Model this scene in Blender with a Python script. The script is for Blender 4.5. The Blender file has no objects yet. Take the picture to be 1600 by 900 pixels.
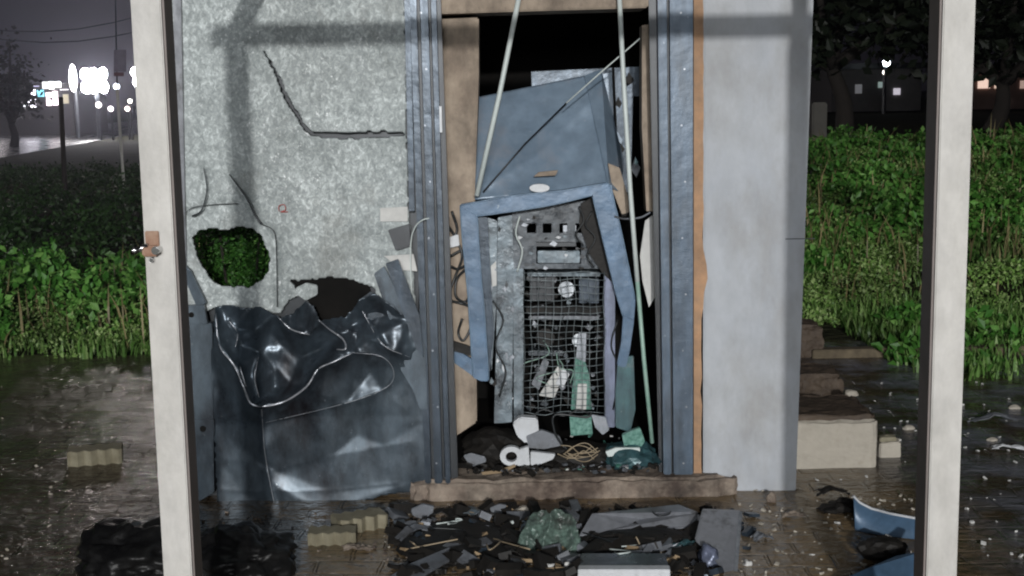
import bpy, bmesh, math, random
import numpy as np
from mathutils import Vector, Matrix, noise
R = math.radians
rnd = random.Random(7)
sc = bpy.context.scene
COL = sc.collection

# ---------------------------------------------------------------- camera
F = 2050.0                      # focal length in 1600-px-wide pixels
EYE = Vector((0, -5.3, 1.65))
cam = bpy.data.cameras.new('camera'); camo = bpy.data.objects.new('camera', cam); COL.objects.link(camo)
cam.sensor_width = 36; cam.lens = F / 1600 * 36; cam.clip_start = .05; cam.clip_end = 2000
ROT = Matrix.Rotation(R(90 - 8.3), 3, 'X') @ Matrix.Rotation(R(-1.0), 3, 'Z')
camo.matrix_world = Matrix.Translation(EYE) @ ROT.to_4x4()
sc.camera = camo

# ---------------------------------------------------------------- world: misty night sky over a lit town
w = bpy.data.worlds.new('World'); sc.world = w; w.use_nodes = True
nt = w.node_tree; N = nt.nodes; L = nt.links; N.clear()
out = N.new('ShaderNodeOutputWorld'); bg = N.new('ShaderNodeBackground')
tc = N.new('ShaderNodeTexCoord'); sep = N.new('ShaderNodeSeparateXYZ'); cr = N.new('ShaderNodeValToRGB')
L.new(tc.outputs['Generated'], sep.inputs[0]); L.new(sep.outputs['Z'], cr.inputs[0])
dp = N.new('ShaderNodeVectorMath'); dp.operation = 'DOT_PRODUCT'; L.new(tc.outputs['Generated'], dp.inputs[0]); dp.inputs[1].default_value = Vector((-.42, .9, 0)).normalized()
mr = N.new('ShaderNodeMapRange'); mr.inputs[1].default_value = .72; mr.inputs[2].default_value = 1.0; mr.inputs[3].default_value = .22; mr.inputs[4].default_value = 1.0
L.new(dp.outputs['Value'], mr.inputs[0])
sn = N.new('ShaderNodeTexNoise'); sn.inputs['Scale'].default_value = 3; sn.inputs['Detail'].default_value = 4; L.new(tc.outputs['Generated'], sn.inputs[0])
sr = N.new('ShaderNodeMapRange'); sr.inputs[3].default_value = .55; sr.inputs[4].default_value = 1.45; L.new(sn.outputs[0], sr.inputs[0])
mu_ = N.new('ShaderNodeMath'); mu_.operation = 'MULTIPLY'; L.new(mr.outputs[0], mu_.inputs[0]); L.new(sr.outputs[0], mu_.inputs[1])
vs_ = N.new('ShaderNodeVectorMath'); vs_.operation = 'SCALE'; L.new(cr.outputs[0], vs_.inputs[0]); L.new(mu_.outputs[0], vs_.inputs['Scale'])
L.new(vs_.outputs[0], bg.inputs[0]); L.new(bg.outputs[0], out.inputs[0])
e = cr.color_ramp.elements
e[0].position = 0.0; e[0].color = (.075, .066, .085, 1)
e[1].position = .5; e[1].color = (.010, .010, .013, 1)
x = e.new(.035); x.color = (.026, .025, .033, 1)
x = e.new(.12); x.color = (.017, .018, .022, 1)
bg.inputs[1].default_value = .75

# ---------------------------------------------------------------- the street lamp behind the photographer
lt = bpy.data.lights.new('street_light', 'POINT'); lt.energy = 14000; lt.shadow_soft_size = .22; lt.color = (1.0, .985, .96)
lo = bpy.data.objects.new('street_light', lt); lo.location = (1.0, -23.3, 5.5); COL.objects.link(lo)
lt2 = bpy.data.lights.new('soft_street_light', 'POINT'); lt2.energy = 6800; lt2.shadow_soft_size = 2.4; lt2.color = (.95, .98, 1.0)
lo2 = bpy.data.objects.new('soft_street_light', lt2); lo2.location = (-1.5, -22, 5.5); COL.objects.link(lo2)  # added fill light with no lamp of its own, lifts the shadows
sc.view_settings.view_transform = 'Standard'; sc.view_settings.look = 'None'
sc.view_settings.exposure = 0; sc.view_settings.gamma = 1; sc.view_settings.use_curve_mapping = False
sc.cycles.use_denoising = True
sc.cycles.filter_width = 2.1
sc.cycles.max_bounces = 6; sc.cycles.sample_clamp_indirect = 3

# ---------------------------------------------------------------- pixel rays -> real points
def ray(u, v): return (ROT @ Vector(((u - 800) / F, -(v - 450) / F, -1))).normalized()
def P(u, v, Y=0.0):
    d = ray(u, v); t = (Y - EYE.y) / d.y; return EYE + d * t
def G(u, v, z=0.0):
    d = ray(u, v); t = (z - EYE.z) / d.z; return EYE + d * t

# ---------------------------------------------------------------- materials
def nodes(m): return m.node_tree.nodes, m.node_tree.links
def mat(name, c, rough=.6, metal=0.0, c2=None, scale=6.0, detail=6, bump=0.0, bscale=60.0, rough2=None, dirt=None, dscale=3.0, dlo=.45, dhi=.7, stretch=None, spec=.5, coat=0.0, bdist=.004, grime=0.0, specks=None, gstretch=(3.0, 3.0, .5)):
    m = bpy.data.materials.new(name); m.use_nodes = True; N, L = nodes(m)
    b = N['Principled BSDF']
    tc = N.new('ShaderNodeTexCoord'); mp = N.new('ShaderNodeMapping'); L.new(tc.outputs['Object'], mp.inputs[0])
    if stretch: mp.inputs['Scale'].default_value = stretch
    b.inputs['Roughness'].default_value = rough; b.inputs['Metallic'].default_value = metal
    b.inputs['Specular IOR Level'].default_value = spec
    b.inputs['Coat Weight'].default_value = coat
    b.inputs['Coat Roughness'].default_value = .15
    c2 = c2 or tuple(x * .8 for x in c)
    n1 = N.new('ShaderNodeTexNoise'); n1.inputs['Scale'].default_value = scale; n1.inputs['Detail'].default_value = detail; n1.inputs['Roughness'].default_value = .65
    L.new(mp.outputs[0], n1.inputs[0])
    rp = N.new('ShaderNodeValToRGB'); rp.color_ramp.elements[0].position = .33; rp.color_ramp.elements[1].position = .67
    rp.color_ramp.elements[0].color = (*c, 1); rp.color_ramp.elements[1].color = (*c2, 1)
    L.new(n1.outputs[0], rp.inputs[0]); col = rp.outputs[0]
    if dirt:
        n2 = N.new('ShaderNodeTexNoise'); n2.inputs['Scale'].default_value = dscale; n2.inputs['Detail'].default_value = 9; n2.inputs['Roughness'].default_value = .7
        L.new(mp.outputs[0], n2.inputs[0])
        r2 = N.new('ShaderNodeValToRGB'); r2.color_ramp.elements[0].position = dlo; r2.color_ramp.elements[1].position = dhi
        L.new(n2.outputs[0], r2.inputs[0])
        mx = N.new('ShaderNodeMix'); mx.data_type = 'RGBA'; L.new(r2.outputs[0], mx.inputs[0]); L.new(col, mx.inputs[6]); mx.inputs[7].default_value = (*dirt, 1)
        col = mx.outputs[2]
    if grime:
        m3 = N.new('ShaderNodeMapping'); m3.inputs['Scale'].default_value = gstretch; L.new(tc.outputs['Object'], m3.inputs[0])
        n4 = N.new('ShaderNodeTexNoise'); n4.inputs['Scale'].default_value = 7; n4.inputs['Detail'].default_value = 10; n4.inputs['Roughness'].default_value = .72; L.new(m3.outputs[0], n4.inputs[0])
        g4 = N.new('ShaderNodeMapRange'); g4.inputs[1].default_value = .33; g4.inputs[2].default_value = .66; g4.inputs[3].default_value = 1 - grime; g4.inputs[4].default_value = 1 + grime * .45; L.new(n4.outputs[0], g4.inputs[0])
        v4 = N.new('ShaderNodeVectorMath'); v4.operation = 'SCALE'; L.new(col, v4.inputs[0]); L.new(g4.outputs[0], v4.inputs['Scale']); col = v4.outputs[0]
    if specks:
        n5 = N.new('ShaderNodeTexNoise'); n5.inputs['Scale'].default_value = 45; n5.inputs['Detail'].default_value = 6; n5.inputs['Roughness'].default_value = .8; L.new(tc.outputs['Object'], n5.inputs[0])
        g5 = N.new('ShaderNodeMapRange'); g5.inputs[1].default_value = .64; g5.inputs[2].default_value = .72; L.new(n5.outputs[0], g5.inputs[0])
        m5 = N.new('ShaderNodeMix'); m5.data_type = 'RGBA'; L.new(g5.outputs[0], m5.inputs[0]); L.new(col, m5.inputs[6]); m5.inputs[7].default_value = (*specks, 1); col = m5.outputs[2]
    L.new(col, b.inputs['Base Color'])
    if rough2 is not None:
        mr = N.new('ShaderNodeMapRange'); mr.inputs[1].default_value = .35; mr.inputs[2].default_value = .65
        mr.inputs[3].default_value = rough; mr.inputs[4].default_value = rough2
        L.new(n1.outputs[0], mr.inputs[0]); L.new(mr.outputs[0], b.inputs['Roughness'])
    if bump:
        n3 = N.new('ShaderNodeTexNoise'); n3.inputs['Scale'].default_value = bscale; n3.inputs['Detail'].default_value = 5
        L.new(tc.outputs['Object'], n3.inputs[0])
        bp = N.new('ShaderNodeBump'); bp.inputs['Strength'].default_value = bump; bp.inputs['Distance'].default_value = bdist
        L.new(n3.outputs[0], bp.inputs['Height']); L.new(bp.outputs[0], b.inputs['Normal'])
    return m
def glow(name, c, s):
    m = bpy.data.materials.new(name); m.use_nodes = True; b = m.node_tree.nodes['Principled BSDF']
    b.inputs['Base Color'].default_value = (*c, 1); b.inputs['Emission Color'].default_value = (*c, 1); b.inputs['Emission Strength'].default_value = s
    return m

M = {}
M['post'] = mat('post_paint', (.55, .535, .51), .55, c2=(.47, .455, .425), scale=9, dirt=(.36, .30, .23), dscale=5, dlo=.58, dhi=.78, bump=.25, stretch=(1, 1, .25), grime=0.22, gstretch=(1.4, 1.4, .8))
M['post_side'] = mat('post_side_paint', (.20, .17, .16), .6, c2=(.15, .13, .12))  # darker copy of the post paint, side shade in the colour
M['rust'] = mat('rust', (.20, .09, .05), .6, metal=.3, c2=(.30, .20, .14), scale=30)
M['chrome'] = mat('worn_chrome', (.6, .6, .6), .18, metal=1.0)
M['steel'] = mat('blue_grey_steel', (.028, .040, .056), .38, metal=.4, c2=(.050, .069, .092), scale=5, dirt=(.04, .045, .05), dscale=4, dlo=.55, dhi=.75, stretch=(1, 1, .3), rough2=.3, grime=0.5, specks=(0.35, 0.4, 0.45), bump=.4, bscale=10, bdist=.010)
M['steel_dark'] = mat('dark_steel', (.02, .022, .026), .4, metal=.3, c2=(.035, .04, .045))
M['blue'] = mat('blue_paint', (.085, .155, .25), .40, metal=.1, c2=(.060, .11, .18), scale=4, dirt=(.05, .06, .07), dscale=5, dlo=.58, dhi=.8, grime=0.32, specks=(0.4, 0.45, 0.5), gstretch=(1, 1, 1), bump=.4, bscale=11, bdist=.012)
M['hood'] = mat('hood_paint', (.21, .28, .36), .42, metal=.1, c2=(.155, .215, .285), scale=3, dirt=(.22, .21, .22), dscale=3.5, dlo=.5, dhi=.75, rough2=.3, grime=0.25, specks=(0.42, 0.45, 0.5), gstretch=(1, 1, 1), bump=.25, bscale=12, bdist=.01)
M['teal'] = mat('teal_paint', (.05, .12, .13), .35, metal=.2, c2=(.03, .07, .085), scale=10, dirt=(.15, .15, .15), dlo=.6, dhi=.75, dscale=8, grime=0.5, specks=(0.4, 0.45, 0.45))
M['chassis'] = mat('chassis_steel', (.10, .135, .16), .42, metal=.25, c2=(.19, .225, .25), scale=9, dirt=(.05, .06, .07), dscale=9, dlo=.5, dhi=.66, rough2=.25, grime=0.6, specks=(0.6, 0.62, 0.62), gstretch=(1, 1, 1), bump=.5, bscale=16, bdist=.010)
M['lavender'] = mat('lavender_steel', (.15, .17, .25), .38, metal=.3, c2=(.11, .13, .18), scale=6, grime=0.4, bump=.4, bscale=12, bdist=.01)
M['fascia'] = mat('fascia_steel', (.07, .085, .10), .42, metal=.2, c2=(.03, .038, .048), scale=12, dirt=(.28, .30, .33), dscale=14, dlo=.62, dhi=.72, rough2=.2, grime=0.6, specks=(0.6, 0.65, 0.68), gstretch=(1, 1, 1), bump=.4, bscale=20, bdist=.006)
M['grid'] = mat('grille_wire', (.20, .23, .24), .4, metal=.5, c2=(.09, .11, .12), scale=20)
M['black'] = mat('soot_black', (.006, .006, .006), .9, c2=(.012, .011, .010), spec=.1)  # even near-black for interior boards, floor and holes
M['burnt'] = mat('burnt_plastic', (.008, .0075, .007), .6, c2=(.018, .016, .014), scale=15, bump=.5, bscale=50, spec=.25)  # burnt parts; the near-black also stands in for shade over the ground debris
M['bag'] = mat('black_plastic_bag', (.004, .004, .0045), .42, c2=(.012, .012, .012), bump=.5, bscale=6, bdist=.03, spec=.2)  # black stand-in for the rounded shadows on the ground
M['tan'] = mat('tan_concrete', (.38, .31, .24), .8, c2=(.27, .215, .165), scale=7, dirt=(.15, .115, .09), dscale=4, dlo=.48, dhi=.7, bump=.6, bscale=25, bdist=.006, grime=.4, gstretch=(1.5, 1.5, .7))
M['plinth'] = mat('plinth_concrete', (.31, .26, .21), .85, c2=(.19, .145, .115), scale=9, dirt=(.07, .05, .04), dscale=5, dlo=.44, dhi=.64, bump=.6, bscale=40, grime=0.55, specks=(0.42, 0.36, 0.3), gstretch=(1, 1, 1))
M['foam'] = mat('orange_foam', (.44, .26, .15), .85, c2=(.34, .22, .14), scale=20, bump=.5, grime=0.3, gstretch=(1, 1, 1))
M['render'] = mat('grey_render', (.37, .395, .435), .62, c2=(.43, .45, .475), scale=2.5, dirt=(.275, .27, .26), dscale=3.2, dlo=.46, dhi=.78, bump=.1, bscale=90, stretch=(1, 1, .5), grime=0.14, gstretch=(1.4, 1.4, .8))
M['plaster'] = mat('dirty_plaster', (.50, .46, .39), .8, c2=(.36, .33, .28), scale=7, dirt=(.20, .17, .12), dscale=5, dlo=.55, dhi=.8, bump=.4, grime=0.35, gstretch=(1, 1, 1))
M['brown'] = mat('brown_crust', (.09, .065, .045), .75, c2=(.05, .036, .026), scale=12, bump=.8, bscale=30, bdist=.01)
M['white'] = mat('white_plastic', (.62, .64, .66), .4, c2=(.5, .52, .55), scale=8, dirt=(.2, .2, .2), dlo=.6, dhi=.75, grime=0.3, gstretch=(1, 1, 1))
M['paper'] = mat('white_paper', (.62, .62, .60), .8, c2=(.45, .45, .44), scale=10)
M['pcb'] = mat('green_circuit_board', (.03, .13, .10), .35, c2=(.14, .30, .25), scale=60, detail=1)
M['greenbag'] = mat('green_sheet', (.09, .125, .11), .34, bump=.3, bscale=40, bdist=.004, c2=(.20, .31, .26), scale=9, dirt=(.04, .045, .04), dscale=6, dlo=.42, dhi=.62, grime=0.6, specks=(0.5, 0.6, 0.55), gstretch=(1, 1, 1))
M['greyplate'] = mat('grey_plate', (.20, .215, .24), .4, metal=.3, c2=(.14, .15, .17), scale=6, dirt=(.06, .06, .06), dscale=6, dlo=.5, dhi=.7, grime=0.5, specks=(0.5, 0.52, 0.55), gstretch=(1, 1, 1))
M['silver'] = mat('silver_metal', (.34, .36, .39), .38, metal=.5, c2=(.2, .22, .25), scale=8, grime=0.4)
M['cable'] = mat('black_cable', (.015, .018, .02), .4)
M['wire'] = mat('pale_wire', (.62, .68, .66), .45, c2=(.5, .56, .55))
M['wiregreen'] = mat('green_flex', (.20, .36, .29), .45, c2=(.35, .48, .42), scale=8)
M['brass'] = mat('tan_wire', (.34, .27, .18), .5)
M['purple'] = mat('purple_plastic', (.13, .10, .20), .4)
M['brick'] = mat('pale_paver', (.27, .25, .18), .8, c2=(.17, .15, .10), scale=14, bump=.5)
M['trunk'] = mat('bark', (.03, .024, .02), .9, c2=(.02, .017, .014), bump=.5)
M['wood'] = mat('wood_splinter', (.30, .22, .13), .8, c2=(.2, .14, .08))
M['greypanel'] = mat('grey_enamel', (.24, .25, .275), .4, metal=.1, c2=(.18, .19, .21), scale=6, dirt=(.05, .05, .05), dscale=9, dlo=.56, dhi=.72, grime=.35, gstretch=(1, 1, 1), rough2=.3, bump=.3, bscale=12, bdist=.01)
M['edge'] = mat('rubbed_blue_edge', (.22, .32, .43), .4, c2=(.12, .19, .28), scale=18)  # paler blue for the highlights painted along the bezel edges
M['red'] = mat('red_ink', (.45, .10, .09), .7)

def foil_material():
    m = bpy.data.materials.new('crushed_insulation'); m.use_nodes = True; N, L = nodes(m); b = N['Principled BSDF']
    tc = N.new('ShaderNodeTexCoord')
    mp = N.new('ShaderNodeMapping'); L.new(tc.outputs['Object'], mp.inputs[0]); mp.inputs['Rotation'].default_value = (0, R(-35), 0); mp.inputs['Scale'].default_value = (1.15, 1, .9)
    def noi(s, d, r=.6, dist=0):
        n = N.new('ShaderNodeTexNoise'); n.inputs['Scale'].default_value = s; n.inputs['Detail'].default_value = d; n.inputs['Roughness'].default_value = r
        n.inputs['Distortion'].default_value = dist; L.new(mp.outputs[0], n.inputs[0]); return n
    a = noi(48, 6, .72, .8); c = noi(4, 4, .6); v = N.new('ShaderNodeTexVoronoi'); v.inputs['Scale'].default_value = 70; L.new(mp.outputs[0], v.inputs[0])
    rp = N.new('ShaderNodeValToRGB'); el = rp.color_ramp.elements
    el[0].position = .34; el[0].color = (.205, .23, .232, 1); el[1].position = .76; el[1].color = (.74, .80, .80, 1)
    x = el.new(.53); x.color = (.33, .365, .365, 1)
    mm = N.new('ShaderNodeMath'); mm.operation = 'MULTIPLY_ADD'; L.new(c.outputs[0], mm.inputs[0]); mm.inputs[1].default_value = .35; L.new(a.outputs[0], mm.inputs[2])
    ms = N.new('ShaderNodeMath'); ms.operation = 'SUBTRACT'; L.new(mm.outputs[0], ms.inputs[0]); ms.inputs[1].default_value = .175
    L.new(ms.outputs[0], rp.inputs[0])
    sp = noi(75, 3, .6, .4); sm = N.new('ShaderNodeMapRange'); sm.inputs[1].default_value = .60; sm.inputs[2].default_value = .70; L.new(sp.outputs[0], sm.inputs[0])
    sp2 = noi(3.5, 3, .6); sm2 = N.new('ShaderNodeMapRange'); sm2.inputs[1].default_value = .45; sm2.inputs[2].default_value = .62; L.new(sp2.outputs[0], sm2.inputs[0])
    sx_ = N.new('ShaderNodeMath'); sx_.operation = 'MULTIPLY'; L.new(sm.outputs[0], sx_.inputs[0]); L.new(sm2.outputs[0], sx_.inputs[1])
    mk = N.new('ShaderNodeMix'); mk.data_type = 'RGBA'; L.new(sx_.outputs[0], mk.inputs[0]); L.new(rp.outputs[0], mk.inputs[6]); mk.inputs[7].default_value = (.86, .89, .90, 1)  # sparkling glints of the foil painted into its colour
    st = noi(2.2, 8, .7); s3 = N.new('ShaderNodeMapRange'); s3.inputs[1].default_value = .55; s3.inputs[2].default_value = .75; s3.inputs[4].default_value = .5; L.new(st.outputs[0], s3.inputs[0])
    mk2 = N.new('ShaderNodeMix'); mk2.data_type = 'RGBA'; L.new(s3.outputs[0], mk2.inputs[0]); L.new(mk.outputs[2], mk2.inputs[6]); mk2.inputs[7].default_value = (.20, .19, .165, 1)
    L.new(mk2.outputs[2], b.inputs['Base Color'])
    b.inputs['Metallic'].default_value = .05; b.inputs['Roughness'].default_value = .55; b.inputs['Specular IOR Level'].default_value = .35
    bp = N.new('ShaderNodeBump'); bp.inputs['Strength'].default_value = .20; bp.inputs['Distance'].default_value = .006
    ad = N.new('ShaderNodeMath'); ad.operation = 'MULTIPLY_ADD'; L.new(v.outputs[0], ad.inputs[0]); ad.inputs[1].default_value = .30; L.new(a.outputs[0], ad.inputs[2])
    L.new(ad.outputs[0], bp.inputs['Height']); L.new(bp.outputs[0], b.inputs['Normal'])
    return m
M['foil'] = foil_material()

def leaf_material(name, a, b_, c):
    m = bpy.data.materials.new(name); m.use_nodes = True; N, L = nodes(m); b = N['Principled BSDF']
    gi = N.new('ShaderNodeNewGeometry'); rp = N.new('ShaderNodeValToRGB'); el = rp.color_ramp.elements
    el[0].color = (*a, 1); el[1].color = (*c, 1); x = el.new(.5); x.color = (*b_, 1)
    L.new(gi.outputs['Random Per Island'], rp.inputs[0])
    tc = N.new('ShaderNodeTexCoord'); n = N.new('ShaderNodeTexNoise'); n.inputs['Scale'].default_value = 1.1; n.inputs['Detail'].default_value = 4; L.new(tc.outputs['Object'], n.inputs[0])
    mr = N.new('ShaderNodeMapRange'); mr.inputs[1].default_value = .3; mr.inputs[2].default_value = .7; mr.inputs[3].default_value = .45; mr.inputs[4].default_value = 1.55; L.new(n.outputs[0], mr.inputs[0])
    vm = N.new('ShaderNodeVectorMath'); vm.operation = 'SCALE'; L.new(rp.outputs[0], vm.inputs[0]); L.new(mr.outputs[0], vm.inputs['Scale'])
    L.new(vm.outputs[0], b.inputs['Base Color']); b.inputs['Roughness'].default_value = .5
    b.inputs['Specular IOR Level'].default_value = .3
    return m
M['weed'] = leaf_material('weed_leaves', (.025, .090, .012), (.060, .18, .028), (.15, .30, .07))
M['weed2'] = leaf_material('grass_blades', (.05, .12, .02), (.10, .20, .045), (.20, .30, .10))
M['herb'] = leaf_material('herb_leaves', (.08, .17, .03), (.15, .26, .06), (.30, .40, .16))
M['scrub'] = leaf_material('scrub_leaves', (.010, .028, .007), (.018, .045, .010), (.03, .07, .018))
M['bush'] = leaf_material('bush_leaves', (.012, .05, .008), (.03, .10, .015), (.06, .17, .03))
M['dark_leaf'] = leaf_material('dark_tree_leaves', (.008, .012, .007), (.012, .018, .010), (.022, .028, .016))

def ground_material():
    m = bpy.data.materials.new('wet_earth'); m.use_nodes = True; N, L = nodes(m); b = N['Principled BSDF']
    tc = N.new('ShaderNodeTexCoord')
    n = N.new('ShaderNodeTexNoise'); n.inputs['Scale'].default_value = .8; n.inputs['Detail'].default_value = 9; n.inputs['Roughness'].default_value = .7; L.new(tc.outputs['Object'], n.inputs[0])
    rp = N.new('ShaderNodeValToRGB'); el = rp.color_ramp.elements
    el[0].position = .35; el[0].color = (.014, .017, .009, 1); el[1].position = .65; el[1].color = (.045, .045, .024, 1); L.new(n.outputs[0], rp.inputs[0]); L.new(rp.outputs[0], b.inputs['Base Color'])
    b.inputs['Roughness'].default_value = .95; b.inputs['Specular IOR Level'].default_value = .1
    n2 = N.new('ShaderNodeTexNoise'); n2.inputs['Scale'].default_value = 12; n2.inputs['Detail'].default_value = 6; L.new(tc.outputs['Object'], n2.inputs[0])
    bp = N.new('ShaderNodeBump'); bp.inputs['Distance'].default_value = .06; L.new(n2.outputs[0], bp.inputs['Height']); L.new(bp.outputs[0], b.inputs['Normal'])
    return m
def paving_material():
    m = bpy.data.materials.new('wet_block_paving'); m.use_nodes = True; N, L = nodes(m); b = N['Principled BSDF']
    tc = N.new('ShaderNodeTexCoord')
    def noi(s, d, r=.6, src=None):
        n = N.new('ShaderNodeTexNoise'); n.inputs['Scale'].default_value = s; n.inputs['Detail'].default_value = d; n.inputs['Roughness'].default_value = r; L.new(src or tc.outputs['Object'], n.inputs[0]); return n
    wob = noi(3, 3); wv = N.new('ShaderNodeVectorMath'); wv.operation = 'MULTIPLY_ADD'
    L.new(wob.outputs['Color'], wv.inputs[0]); wv.inputs[1].default_value = (.05, .05, 0); L.new(tc.outputs['Object'], wv.inputs[2])
    br = N.new('ShaderNodeTexBrick'); br.inputs['Scale'].default_value = 1.0; br.inputs['Brick Width'].default_value = .23; br.inputs['Row Height'].default_value = .125
    br.inputs['Mortar Size'].default_value = .009; br.inputs['Mortar Smooth'].default_value = .6; br.inputs['Bias'].default_value = 0
    br.inputs['Color1'].default_value = (.040, .034, .028, 1); br.inputs['Color2'].default_value = (.070, .060, .049, 1); br.inputs['Mortar'].default_value = (.016, .015, .010, 1)
    L.new(wv.outputs[0], br.inputs['Vector'])
    big = noi(.9, 8, .65); rb = N.new('ShaderNodeValToRGB'); rb.color_ramp.elements[0].position = .34; rb.color_ramp.elements[1].position = .54; L.new(big.outputs[0], rb.inputs[0])
    mx = N.new('ShaderNodeMix'); mx.data_type = 'RGBA'; L.new(rb.outputs[0], mx.inputs[0]); L.new(br.outputs['Color'], mx.inputs[6]); mx.inputs[7].default_value = (.052, .038, .024, 1)
    sx = N.new('ShaderNodeSeparateXYZ'); L.new(tc.outputs['Object'], sx.inputs[0])
    sxm = N.new('ShaderNodeMapRange'); sxm.inputs[1].default_value = 1.45; sxm.inputs[2].default_value = 2.1; L.new(sx.outputs['X'], sxm.inputs[0])
    pn = noi(3.2, 6, .6); pr_ = N.new('ShaderNodeMapRange'); pr_.inputs[1].default_value = .42; pr_.inputs[2].default_value = .56; L.new(pn.outputs[0], pr_.inputs[0])
    pm_ = N.new('ShaderNodeMath'); pm_.operation = 'MULTIPLY'; L.new(sxm.outputs[0], pm_.inputs[0]); L.new(pr_.outputs[0], pm_.inputs[1])
    gx = N.new('ShaderNodeMix'); gx.data_type = 'RGBA'; L.new(pm_.outputs[0], gx.inputs[0]); L.new(mx.outputs[2], gx.inputs[6]); gx.inputs[7].default_value = (.15, .155, .185, 1)  # blue-grey sheen of sky and lamps painted into the right-hand blocks
    mx = gx
    # pale brown mud trodden round the kiosk
    vd = N.new('ShaderNodeVectorMath'); vd.operation = 'DISTANCE'; L.new(tc.outputs['Object'], vd.inputs[0]); vd.inputs[1].default_value = (.35, -.6, 0)
    md_ = N.new('ShaderNodeMath'); md_.operation = 'MULTIPLY_ADD'; L.new(noi(2.3, 7, .65).outputs[0], md_.inputs[0]); md_.inputs[1].default_value = -1.6; L.new(vd.outputs['Value'], md_.inputs[2])
    mr_ = N.new('ShaderNodeMapRange'); mr_.inputs[1].default_value = .15; mr_.inputs[2].default_value = .75; mr_.inputs[3].default_value = .85; mr_.inputs[4].default_value = 0; L.new(md_.outputs[0], mr_.inputs[0])
    mz = N.new('ShaderNodeMix'); mz.data_type = 'RGBA'; L.new(mr_.outputs[0], mz.inputs[0]); L.new(mx.outputs[2], mz.inputs[6]); mz.inputs[7].default_value = (.21, .15, .085, 1); mx = mz
    mud = noi(7, 8, .7); m2 = N.new('ShaderNodeMix'); m2.data_type = 'RGBA'; m2.blend_type = 'OVERLAY'; m2.inputs[0].default_value = .75
    L.new(mx.outputs[2], m2.inputs[6]); L.new(mud.outputs[0], m2.inputs[7]); L.new(m2.outputs[2], b.inputs['Base Color'])
    wet = noi(1.7, 5, .6); wr = N.new('ShaderNodeMapRange'); wr.inputs[1].default_value = .38; wr.inputs[2].default_value = .60; wr.inputs[3].default_value = .05; wr.inputs[4].default_value = .33
    L.new(wet.outputs[0], wr.inputs[0]); L.new(wr.outputs[0], b.inputs['Roughness'])
    # relief: blocks, grit, faded where mud or water fills the joints
    mu = N.new('ShaderNodeMath'); mu.operation = 'MULTIPLY'; L.new(br.outputs['Fac'], mu.inputs[0]); mu.inputs[1].default_value = -1.0
    g = noi(21, 4, .6); ad = N.new('ShaderNodeMath'); ad.operation = 'MULTIPLY_ADD'; L.new(g.outputs[0], ad.inputs[0]); ad.inputs[1].default_value = 1.0; L.new(mu.outputs[0], ad.inputs[2])
    g2 = noi(5, 4, .6); a2 = N.new('ShaderNodeMath'); a2.operation = 'MULTIPLY_ADD'; L.new(g2.outputs[0], a2.inputs[0]); a2.inputs[1].default_value = 1.9; L.new(ad.outputs[0], a2.inputs[2])
    bp = N.new('ShaderNodeBump'); bp.inputs['Strength'].default_value = .9; bp.inputs['Distance'].default_value = .012
    L.new(a2.outputs[0], bp.inputs['Height']); L.new(bp.outputs[0], b.inputs['Normal'])
    return m
M['ground'] = ground_material(); M['paving'] = paving_material()
M['road'] = mat('wet_asphalt', (.05, .05, .052), .18, c2=(.035, .035, .036), scale=1.5, bump=.5, bscale=3, bdist=.02, rough2=.35)

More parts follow.
